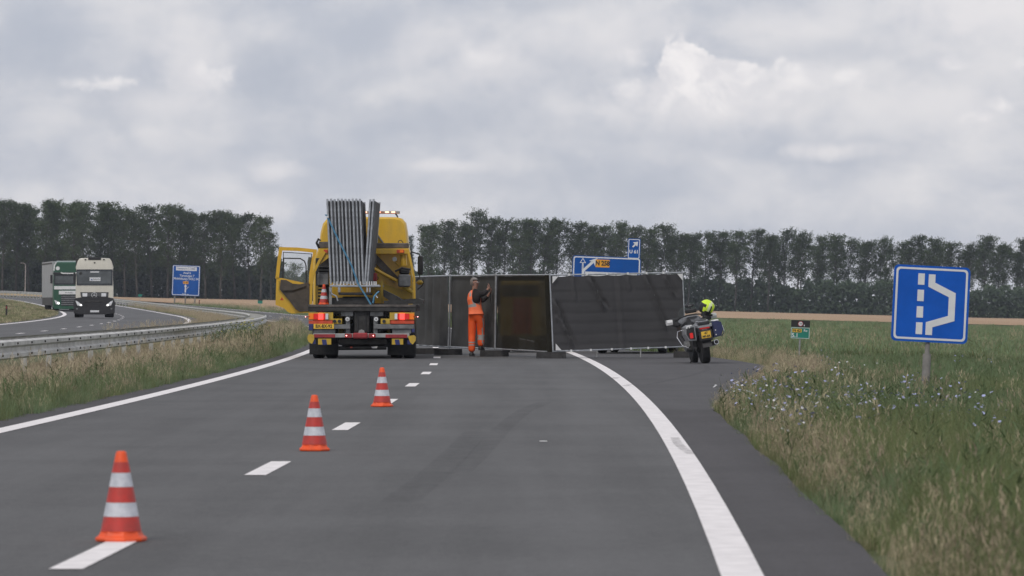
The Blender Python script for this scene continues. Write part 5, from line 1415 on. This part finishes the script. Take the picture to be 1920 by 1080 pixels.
b = MB(); b.X = Matrix.Translation((0, 3.0, 0)) @ Matrix.Rotation(R(2.8), 4, 'Z'); b.box(-1.28, -1.272, .0, 12.6, 3.72, 3.86); b.build('roof_rail', 'dark_steel', TL)
for y in (10.5, 11.8, 13.1):
    for s in (-1, 1): wheel(TL, s * 1.0 - (y - 3) * math.sin(R(2.8)), y, .48, .38)

# ---------------------------------------------------------------- car behind the screens
CX, CD = at(1180, 114.6), 114.6
CR = empty('parked_car', (CX, CD, 0.004), (0, 0, R(-8)), 'dark car standing behind the near black screen, only its tyres and sill showing', 'car')
prof = [(-.05, .35), (0, .95), (.25, 1.02), (.55, 1.45), (2.3, 1.48), (3.1, 1.02), (4.1, .88), (4.3, .35)]
b = MB(); b.loft([[(x_ * (1 if z < 1.1 else .8), y, z if z > .4 else .30) for y, z in prof] for x_ in (-.90, -.84, .84, .90)]); BD = b.build('body', 'car_dark', CR, smooth=.5)
b = MB(); b.prism([(-.62, 1.08), (.62, 1.08), (.55, 1.38), (-.55, 1.38)], .26, .30); b.build('rear_window', 'glass_dark', BD)
for s in (-1, 1):
    b = MB(); b.box(s * .62 - .14, s * .62 + .14, -.03, .03, .72, .86, .01); b.build('tail_lamp', 'lamp_red', BD)
    wheel(CR, s * .80, .75, .32, .22); wheel(CR, s * .80, 3.45, .32, .22)

# vehicle glimpsed through the brownish screen
VX, VD = at(976, 117.0), 117.0
VN = empty('van', (VX, VD, .004), (0, 0, R(-4)), 'yellow vehicle with a red panel, only dimly seen through the brownish screen', 'van')
b = MB(); b.loft([[(-.54, y, .45), (-.55, y, 1.1), (-.52, y, zt_), (.52, y, zt_), (.55, y, 1.1), (.54, y, .45)] for y, zt_ in ((0, 1.86), (.1, 1.92), (3.2, 1.92), (4.0, 1.25), (4.9, 1.05))]); VB = b.build('body', 'yellow_worn', VN, smooth=.5)
b = MB(); b.box(-.20, .30, -.02, .0, .50, 1.45); b.build('red_panel', 'red_orange', VB)
b = MB(); b.box(-.5, .5, -.012, .01, 1.50, 1.80); b.build('rear_window', 'glass_dark', VB)
for s_ in (-1, 1):
    wheel(VN, s_ * .44, .9, .34, .2); wheel(VN, s_ * .44, 3.9, .34, .2)

# ---------------------------------------------------------------- motorcycle
MT = empty('motorcycle', (4.31, 96.0, 0.004), (0, R(-9), R(7)), 'silver and blue police style touring motorcycle leaning on its side stand by the screens', 'motorcycle')
MT.rotation_mode = 'ZXY'; MT.rotation_euler = (0, R(-9), R(7))
wheel(MT, 0, 0.32, .315, .175, 'rear_wheel', n=32); wheel(MT, 0, 1.82, .305, .125, 'front_wheel', n=28)
b = MB(); b.loft([[(x_ * w, y, z) for x_, z in ((-.5, zl), (-1, zl + .06), (-1, zh - .10), (-.6, zh), (.6, zh), (1, zh - .10), (1, zl + .06), (.5, zl))] for y, w, zl, zh in ((-.22, .10, .74, .93), (.0, .20, .66, .96), (.30, .21, .62, .93), (.62, .19, .55, .90))]); TC = b.build('tail_cowl', 'silver_paint', MT, smooth=.6)
b = MB(); b.loft([[(x_ * w, y, z) for x_, z in ((-.9, zl), (-1, zh - .04), (-.6, zh), (.6, zh), (1, zh - .04), (.9, zl))] for y, w, zl, zh in ((-.10, .13, .90, .955), (.15, .18, .88, .985), (.5, .17, .84, .93), (.8, .13, .82, .91))]); b.build('seat', 'black_plastic', MT, smooth=.6)
b = MB(); b.loft([[(x_ * w, y, z) for x_, z in ((-.7, zl), (-1, (zl + zh) / 2), (-.6, zh), (.6, zh), (1, (zl + zh) / 2), (.7, zl))] for y, w, zl, zh in ((.75, .15, .70, .95), (1.0, .21, .65, 1.06), (1.25, .22, .62, 1.05), (1.4, .16, .66, .98))]); b.build('fuel_tank', 'car_dark', MT, smooth=.7)
b = MB(); b.loft([[(x_ * w, y, z) for x_, z in ((-.6, zl), (-1, zl + .2), (-.9, zh - .1), (-.5, zh), (.5, zh), (.9, zh - .1), (1, zl + .2), (.6, zl))] for y, w, zl, zh in ((1.25, .30, .45, .98), (1.55, .34, .48, 1.08), (1.8, .26, .62, 1.06), (1.98, .12, .72, .98))]); b.build('front_fairing', 'car_dark', MT, smooth=.6)
b = MB(); b.box(-.17, .17, .55, 1.35, .28, .62, .06); b.build('engine', 'dark_steel', MT)
b = MB(); b.lathe([(.05, -.30), (.13, -.26), (.13, .26), (.05, .30)], 12, (0, 1.15, .42), 'x'); b.build('cylinder_head', 'grey_steel', MT, smooth=.5)
b = MB(); b.loft([[(x_, y, z) for x_ in (-w, w)] + [(x_, y + .03, z + .02) for x_ in (w, -w)] for y, z, w in ((1.72, 1.02, .24), (1.62, 1.16, .22), (1.55, 1.26, .15))]); b.build('windscreen', 'clear_glass', MT)
b = MB(); b.box(-.13, .13, 1.20, 1.30, 1.14, 1.23, .02); b.box(-.10, .10, 1.28, 1.36, 1.27, 1.34, .02); b.box(-.02, .02, 1.25, 1.32, 1.2, 1.3); b.build('instrument_panel', 'black_plastic', MT)
b = MB(); b.box(-.035, .035, 1.265, 1.28, 1.29, 1.32); b.build('display', 'grey_steel', MT)
b = MB(); b.tube([(-.40, 1.02, 1.03), (-.28, 1.12, 1.07), (-.10, 1.22, 1.10), (.10, 1.22, 1.10), (.28, 1.12, 1.07), (.40, 1.02, 1.03)], .016, 8); b.build('handlebar', 'black_plastic', MT, smooth=.8)
for s in (-1, 1):
    b = MB(); b.tube([(s * .28, 1.12, 1.07), (s * .42, 1.0, 1.02)], .024, 8); b.build('grip', 'rubber', MT, smooth=.8)
    b = MB(); b.loft([[(s * x_, y, z) for x_, y, z in ((.30, 1.62, .86), (.30, 1.30, .90), (.30, 1.35, 1.06), (.30, 1.62, 1.06))], [(s * x_, y, z) for x_, y, z in ((.46, 1.5, .93), (.46, 1.30, .95), (.46, 1.32, 1.07), (.46, 1.5, 1.08))]]); mr = b.build('mirror_arm', 'black_plastic', MT)
    b = MB(); b.loft([[(s * x_, y, z) for y, z in ((1.26, .945), (1.24, 1.0), (1.26, 1.055), (1.46, 1.06), (1.5, 1.0), (1.46, .945))] for x_ in (.44, .52, .56)]); b.build('mirror', 'white_plain', MT, smooth=.6)
# plates, lamps
b = MB(); b.box(-.15, .15, -.30, -.22, .50, .74, .02); TP = b.build('tail_panel', 'black_plastic', MT)
b = MB(); b.box(-.105, .105, -.318, -.30, .56, .71, .004); NP = b.build('number_plate', 'plate_yellow', MT)
text('plate_lettering', '47', .075, 'print_black', NP, (0, -.3195, .670), bold=.002); text('plate_lettering', 'MF-BR', .065, 'print_black', NP, (0, -.3195, .598), bold=.002)
b = MB(); b.box(-.11, .11, -.27, -.21, .765, .80, .008); b.build('brake_lamp', 'lamp_red', MT)
b = MB(); b.loft([[(x_ * w, y, z) for x_, z in ((-1, zl), (-1, zh), (1, zh), (1, zl))] for y, w, zl, zh in ((-.30, .155, .80, .845), (-.10, .20, .82, .87))]); b.build('luggage_rack', 'silver_paint', MT)
b = MB(); b.box(-.13, .13, -.27, -.1, .85, .93, .02); b.build('rear_equipment', 'black_plastic', MT)
b = MB(); b.loft([[(x_, y, z) for x_ in (-.10, .10)] + [(x_, y + .02, z) for x_ in (.11, -.11)] for y, z in ((-.20, .52), (-.30, .36))]); b.build('mudflap', 'black_plastic', MT)
for s in (-1, 1):
    b = MB(); b.loft([[(s * x_, y, z) for x_, z in ((.20, .54), (.36, .56), (.42, .70), (.40, .86), (.30, .90), (.19, .88))] for y in (-.14, .05, .40)] + [[(s * x_, .52, z) for x_, z in ((.22, .6), (.33, .62), (.38, .72), (.36, .82), (.30, .84), (.21, .82))]]); pn = b.build('pannier', 'silver_paint' if s < 0 else 'moto_blue', MT, smooth=.5)
    b = MB(); b.prism([(s * .22, .565), (s * .35, .585), (s * .40, .70), (s * .385, .83), (s * .22, .84)], -.158, -.14); bk = b.build('pannier_back', 'black_plastic' if s < 0 else 'moto_blue', pn)
    if s < 0:
        b = MB(); b.prism(rrect(-.335, -.265, .60, .72, .015), -.17, -.158); b.build('red_lamp', 'lamp_red', pn)
        b = MB(); add_stroke(b, [(-.385, .825), (-.37, .865), (-.26, .885)], .03, -.17, -.158); add_stroke(b, [(-.32, .83), (-.31, .865)], .022, -.17, -.158); b.build('reflective_mark', 'white_plain', pn)
    else:
        b = MB(); b.box(.24, .36, -.13, .3, .885, .925, .02); b.build('pannier_lid', 'white_plain', pn)
        b = MB(); b.prism(circ(.245, .70, .014, 8), -.166, -.158); b.prism(circ(.245, .60, .014, 8), -.166, -.158); b.build('lock', 'white_plain', pn)
    b = MB(); b.tube([(s * .40, .42, .80), (s * .50, .40, .78), (s * .54, .34, .66), (s * .47, .20, .46), (s * .36, .12, .40), (s * .30, .2, .42)] if s < 0 else [(s * .40, .2, .80), (s * .47, .2, .77), (s * .49, .2, .62), (s * .42, .2, .54)], .0125, 8); b.build('crash_bar', 'chrome', MT, smooth=.8)
b = MB(); b.tube([(.20, .45, .40), (.225, .1, .42), (.235, -.10, .44)], [.045, .058, .055], 14); EX = b.build('exhaust', 'chrome', MT, smooth=.8)
b = MB(); b.prism(circ(.236, .44, .042, 12), -.108, -.101); b.build('exhaust_mouth', 'print_black', EX)
b = MB(); b.tube([(-.16, .62, .36), (-.22, .60, .20), (-.30, .60, .055)], .016, 6); b.build('side_stand', 'black_plastic', MT, smooth=.8)
b = MB(); b.tube([(-.11, .32, .315), (-.11, .75, .38)], [.06, .05], 8); b.build('swing_arm', 'dark_steel', MT, smooth=.8)
for s in (-1, 1):
    b = MB(); b.tube([(s * .085, 1.82, .305), (s * .085, 1.62, .80)], .028, 8); b.build('front_fork', 'grey_steel', MT, smooth=.8)
mat('hivis_pale', (0.72, 0.80, 0.45), 0.6)
# helmet hung on the right grip
MW = Matrix.Translation(MT.location) @ Matrix.Rotation(R(7), 4, 'Z') @ Matrix.Rotation(R(-9), 4, 'Y')
hp = MW @ Vector((.33, 1.02, 1.20))
b = MB(); rings = []
for i, (z, r) in enumerate(((-.16, .085), (-.14, .13), (-.07, .155), (0.0, .165), (.07, .155), (.12, .12), (.155, .06))):
    rings.append([(r * (1 + .10 * mnoise.noise(Vector((math.cos(a) * 2, math.sin(a) * 2, z * 9)))) * math.cos(a) + .02 * z, .95 * r * math.sin(a), z) for a in [k_ * 2 * math.pi / 20 for k_ in range(20)]])
b.loft(rings); HV = b.build('helmet', ['black_plastic', 'hivis_yellow', 'hivis_pale'], None, loc=hp, rot=(R(6), R(22), R(-10)), smooth=4)
for p in HV.data.polygons:
    c = p.center; s_ = c.x * .9 + c.z * 1.1
    p.material_index = 1 if (c.z > .055 or (-.03 < c.x - .25 * c.z < .035) or c.x > .13) else 0
    if c.z > -.05 and .06 < c.x < .10: p.material_index = 2
tag(HV, 'fluorescent yellow and black helmet hung over the right grip of the motorcycle', 'helmet')
b = MB(); b.prism([(-.05, -.10), (.05, -.10), (.03, -.20), (-.04, -.22)], -.14, -.10); b.build('chin_strap', 'black_plastic', HV)

# ---------------------------------------------------------------- worker
PX, PY = at(893, 108.75), 108.75
PM = empty('person', (PX, PY, .002), (0, 0, 0), 'person in orange work trousers and vest over a black shirt, fixing the screen fence', 'person')
def skin_mesh(name, V, E, Rr, mats, root=0, sub=2):
    me = bpy.data.meshes.new(name); me.from_pydata([tuple(v) for v in V], E, [])
    o = bpy.data.objects.new(name, me); link(o)
    md = o.modifiers.new('skin', 'SKIN'); md.use_smooth_shade = True
    for i, r in enumerate(Rr):
        sv = me.skin_vertices[0].data[i]; sv.radius = (r, r) if not isinstance(r, tuple) else r
        sv.use_root = (i == root)
    ss = o.modifiers.new('sub', 'SUBSURF'); ss.levels = sub; ss.render_levels = sub
    dg = bpy.context.evaluated_depsgraph_get(); dg.update()
    nm = bpy.data.meshes.new_from_object(o.evaluated_get(dg))
    bpy.data.objects.remove(o)
    nm.materials.clear()
    for m_ in mats: nm.materials.append(M[m_])
    r = bpy.data.objects.new(name, nm); link(r); r.parent = PM
    nm.polygons.foreach_set('use_smooth', [True] * len(nm.polygons))
    return r
J = dict(pel=(0, 0, 1.04), waist=(-.01, .0, 1.16), chest=(-.03, .0, 1.42), neck=(-.045, .01, 1.65), jaw=(-.03, .015, 1.74), head=(-.035, .02, 1.83), crown=(-.045, .02, 1.90),
         hl=(-.095, .03, .98), kl=(-.11, .02, .55), al=(-.112, -.04, .10), tl=(-.07, .12, .035),
         hr=(.095, -.03, .98), kr=(.118, .06, .58), ar=(.115, .02, .25), tr=(.17, .17, .185),
         sr=(.045, -.15, 1.565), er=(.19, -.10, 1.545), wr=(.285, -.01, 1.665), pr=(.325, .03, 1.715),
         sl=(-.08, .16, 1.57), el=(.17, .24, 1.37), wl_=(.315, .17, 1.53), pl=(.36, .14, 1.60))
ks = list(J); ix = {n_: i for i, n_ in enumerate(ks)}
rad = dict(pel=.145, waist=.13, chest=.155, neck=.062, jaw=.074, head=.092, crown=.066, hl=.088, kl=.062, al=.044, tl=.035, hr=.088, kr=.062, ar=.044, tr=.035, sr=.066, er=.045, wr=.032, pr=.036, sl=.066, el=.045, wl_=.032, pl=.036)
Es = [('pel', 'waist'), ('waist', 'chest'), ('chest', 'neck'), ('neck', 'jaw'), ('jaw', 'head'), ('head', 'crown'), ('pel', 'hl'), ('hl', 'kl'), ('kl', 'al'), ('al', 'tl'), ('pel', 'hr'), ('hr', 'kr'), ('kr', 'ar'), ('ar', 'tr'),
      ('chest', 'sr'), ('sr', 'er'), ('er', 'wr'), ('wr', 'pr'), ('chest', 'sl'), ('sl', 'el'), ('el', 'wl_'), ('wl_', 'pl')]
body = skin_mesh('body', [J[n_] for n_ in ks], [(ix[a], ix[c]) for a, c in Es], [rad[n_] for n_ in ks], ['skin'])
def finger_set(name, base, dirv, side, up_, curl):
    """palm edge with four fingers of different length and a thumb, joined in one mesh"""
    b = MB(); B, D, S, U = Vector(base), Vector(dirv).normalized(), Vector(side).normalized(), Vector(up_).normalized()
    for i, L in enumerate((.066, .076, .070, .054)):
        p0 = B + S * (.027 - .018 * i); p1 = p0 + D * L * .5 + U * (-curl * .2 * L); p2 = p1 + D * L * .3 - U * curl * L * .5; p3 = p2 + D * L * .05 - U * curl * L * .5
        b.tube([p0 - D * .02, p0, p1, p2, p3], [.009, .010, .009, .008, .006], 6)
    p0 = B - D * .05 + S * .035; b.tube([p0, p0 + D * .03 + S * .02 - U * .01, p0 + D * .055 + S * .015 - U * .025], [.012, .010, .008], 6)
    return b.build(name, 'skin', body, smooth=1.2)
finger_set('fingers', J['pr'], (.4, .5, .55), (-.3, -.5, .5), (.7, .2, -.5), .9)
finger_set('fingers', J['pl'], (.5, -.1, .6), (.3, .6, .3), (.6, .2, -.5), .9)
# face
f = Vector((.80, -.30, 0)).normalized(); s_ = Vector((f.y, -f.x, 0)); hc = Vector(J['head'])
b = MB(); n0 = hc + f * .092 + Vector((0, 0, -.015)); b.loft([[n0 + s_ * q + Vector((0, 0, .035)) for q in (-.006, .006)] + [n0 - f * .02 + Vector((0, 0, .03))] , [n0 + s_ * q + f * .018 for q in (-.012, .012)] + [n0 - f * .02 + Vector((0, 0, -.005))]]); b.build('nose', 'skin', body)
for q in (-1, 1):
    c = hc + f * .078 + s_ * .034 * q + Vector((0, 0, .012)); b = MB(); b.X = Matrix.Translation(c); b.lathe([(.002, -.012), (.012, -.006), (.012, .006), (.002, .012)], 8); b.build('eye', 'white_plain', body, smooth=1)
    c = hc - f * .005 + s_ * .088 * q; b = MB(); b.X = Matrix.Translation(c); b.lathe([(.004, -.034), (.016, -.015), (.018, .015), (.006, .034)], 8); b.build('ear', 'skin', body, smooth=1)
b = MB(); c = hc + f * .086 + Vector((0, 0, -.055)); b.bar(c - s_ * .025, c + s_ * .025, .008, .008); b.build('mouth', 'red_reflector', body)
b = MB()
for q in (-1, 1):
    c = hc + f * .098 + s_ * .034 * q + Vector((0, 0, .012)); b.tube([c + s_ * .026 * math.cos(a) + Vector((0, 0, .018 * math.sin(a))) for a in [k_ * .785 for k_ in range(9)]], .003, 4)
    b.tube([c + s_ * .026 * q, hc + s_ * .090 * q + Vector((0, 0, .012))], .003, 4)
b.build('glasses', 'grey_steel', body)
b = MB(); hcen = hc - f * .020 + Vector((0, 0, .018)); nu, nv = 20, 12; V, F = [], []
for j in range(nv + 1):
    for i in range(nu):
        th, ph = 2 * math.pi * i / nu, math.pi * j / nv
        dv = Vector((math.sin(ph) * math.cos(th), math.sin(ph) * math.sin(th), math.cos(ph)))
        V.append(hcen + Vector((dv.x * .104, dv.y * .104, dv.z * .122)) * (1 + .05 * mnoise.noise(dv * 6)))
for j in range(nv):
    for i in range(nu):
        q = [j * nu + i, j * nu + (i + 1) % nu, (j + 1) * nu + (i + 1) % nu, (j + 1) * nu + i]
        c = sum((V[t_] for t_ in q), Vector()) / 4 - hcen
        if c.z > .068 or (c.dot(f) < .018 and c.z > -.085): F.append(tuple(q))
b.add(V, F); b.build('hair', 'hair_grey', body, smooth=4)
# clothes
tro = skin_mesh('trousers', [(-.005, 0, 1.17), (0, 0, 1.02), J['hl'], J['kl'], (-.112, -.03, .36), (-.112, -.04, .095), J['hr'], J['kr'], (.117, .035, .40), (.115, .02, .225)],
    [(0, 1), (1, 2), (2, 3), (3, 4), (4, 5), (1, 6), (6, 7), (7, 8), (8, 9)], [.165, .185, .128, .098, .092, .092, .128, .098, .094, .092], ['hivis_orange', 'reflex_grey'], root=1)
for p in tro.data.polygons:
    c = p.center; lift = .14 if c.x > 0 else 0
    if .255 < c.z - lift < .305 or .33 < c.z - lift < .375: p.material_index = 1
    if c.x > .10 and c.z < 1.02 and c.y < .035 and abs(c.x - (.172 if c.z > .7 else .165)) < .014: p.material_index = 1
shirt = skin_mesh('shirt', [(-.02, .0, 1.25), (-.025, .0, 1.44), J['sr'], J['er'], (.275, -.02, 1.65), J['sl'], J['el'], (.295, .18, 1.51), (-.045, .01, 1.66)], [(0, 1), (1, 2), (2, 3), (3, 4), (1, 5), (5, 6), (6, 7), (1, 8)], [.155, .17, .098, .070, .046, .092, .066, .046, .075], ['shirt_black'], root=1)
vest = skin_mesh('vest', [(-.01, 0, 1.10), (-.015, 0, 1.24), (-.055, .015, 1.42), (-.085, .03, 1.56), (-.08, .03, 1.66)], [(0, 1), (1, 2), (2, 3), (3, 4)], [.172, .184, .192, .140, .058], ['hivis_vest', 'reflex_grey'], root=1)
for p in vest.data.polygons:
    c = p.center
    if 1.225 < c.z < 1.275 or (1.275 < c.z and abs((c.x + .06) - .35 * (c.z - 1.3)*-1) < .022 and c.y < 0): p.material_index = 1
for nm, a, t, z0 in (('shoe', 'al', 'tl', 0.0), ('shoe', 'ar', 'tr', .15)):
    A, B = Vector(J[a]), Vector(J[t]); dv = Vector((B.x - A.x, B.y - A.y, 0)).normalized(); sd_ = Vector((dv.y, -dv.x, 0))
    b = MB(); rings = []
    for q, w, h in ((-.09, .034, .06), (-.07, .046, .105), (.0, .050, .115), (.06, .050, .085), (.13, .052, .065), (.185, .036, .045)):
        o_ = Vector((A.x, A.y, z0)) + dv * q
        rings.append([o_ - sd_ * w, o_ - sd_ * w + Vector((0, 0, h * .7)), o_ + Vector((0, 0, h)), o_ + sd_ * w + Vector((0, 0, h * .7)), o_ + sd_ * w])
    b.loft(rings); b.build(nm, 'black_plastic', PM, smooth=.9)
b = MB(); b.tube([(.345, .12, 1.60), (.352, .10, 1.50), (.345, .09, 1.30)], .012, 6); HT = b.build('hand_tool', 'black_plastic', None, loc=(PX, PY, 0), smooth=.8)
tag(HT, 'black strap-like tool hanging down from the hands of the worker', 'tool')

# ---------------------------------------------------------------- thin air
vol = bpy.data.materials.new('air'); vol.use_nodes = True
n_, l_ = vol.node_tree.nodes, vol.node_tree.links
n_.clear(); pv = n_.new('ShaderNodeVolumePrincipled'); ov = n_.new('ShaderNodeOutputMaterial')
pv.inputs['Color'].default_value = (0.80, 0.87, 1.0, 1); pv.inputs['Density'].default_value = 0.00012; pv.inputs['Anisotropy'].default_value = 0.2
l_.new(pv.outputs[0], ov.inputs['Volume']); M['air'] = vol
b = MB(); b.box(-220, 220, -30, 1150, -25, 60); hz = b.build('haze', 'air'); hz['kind'] = 'stuff'
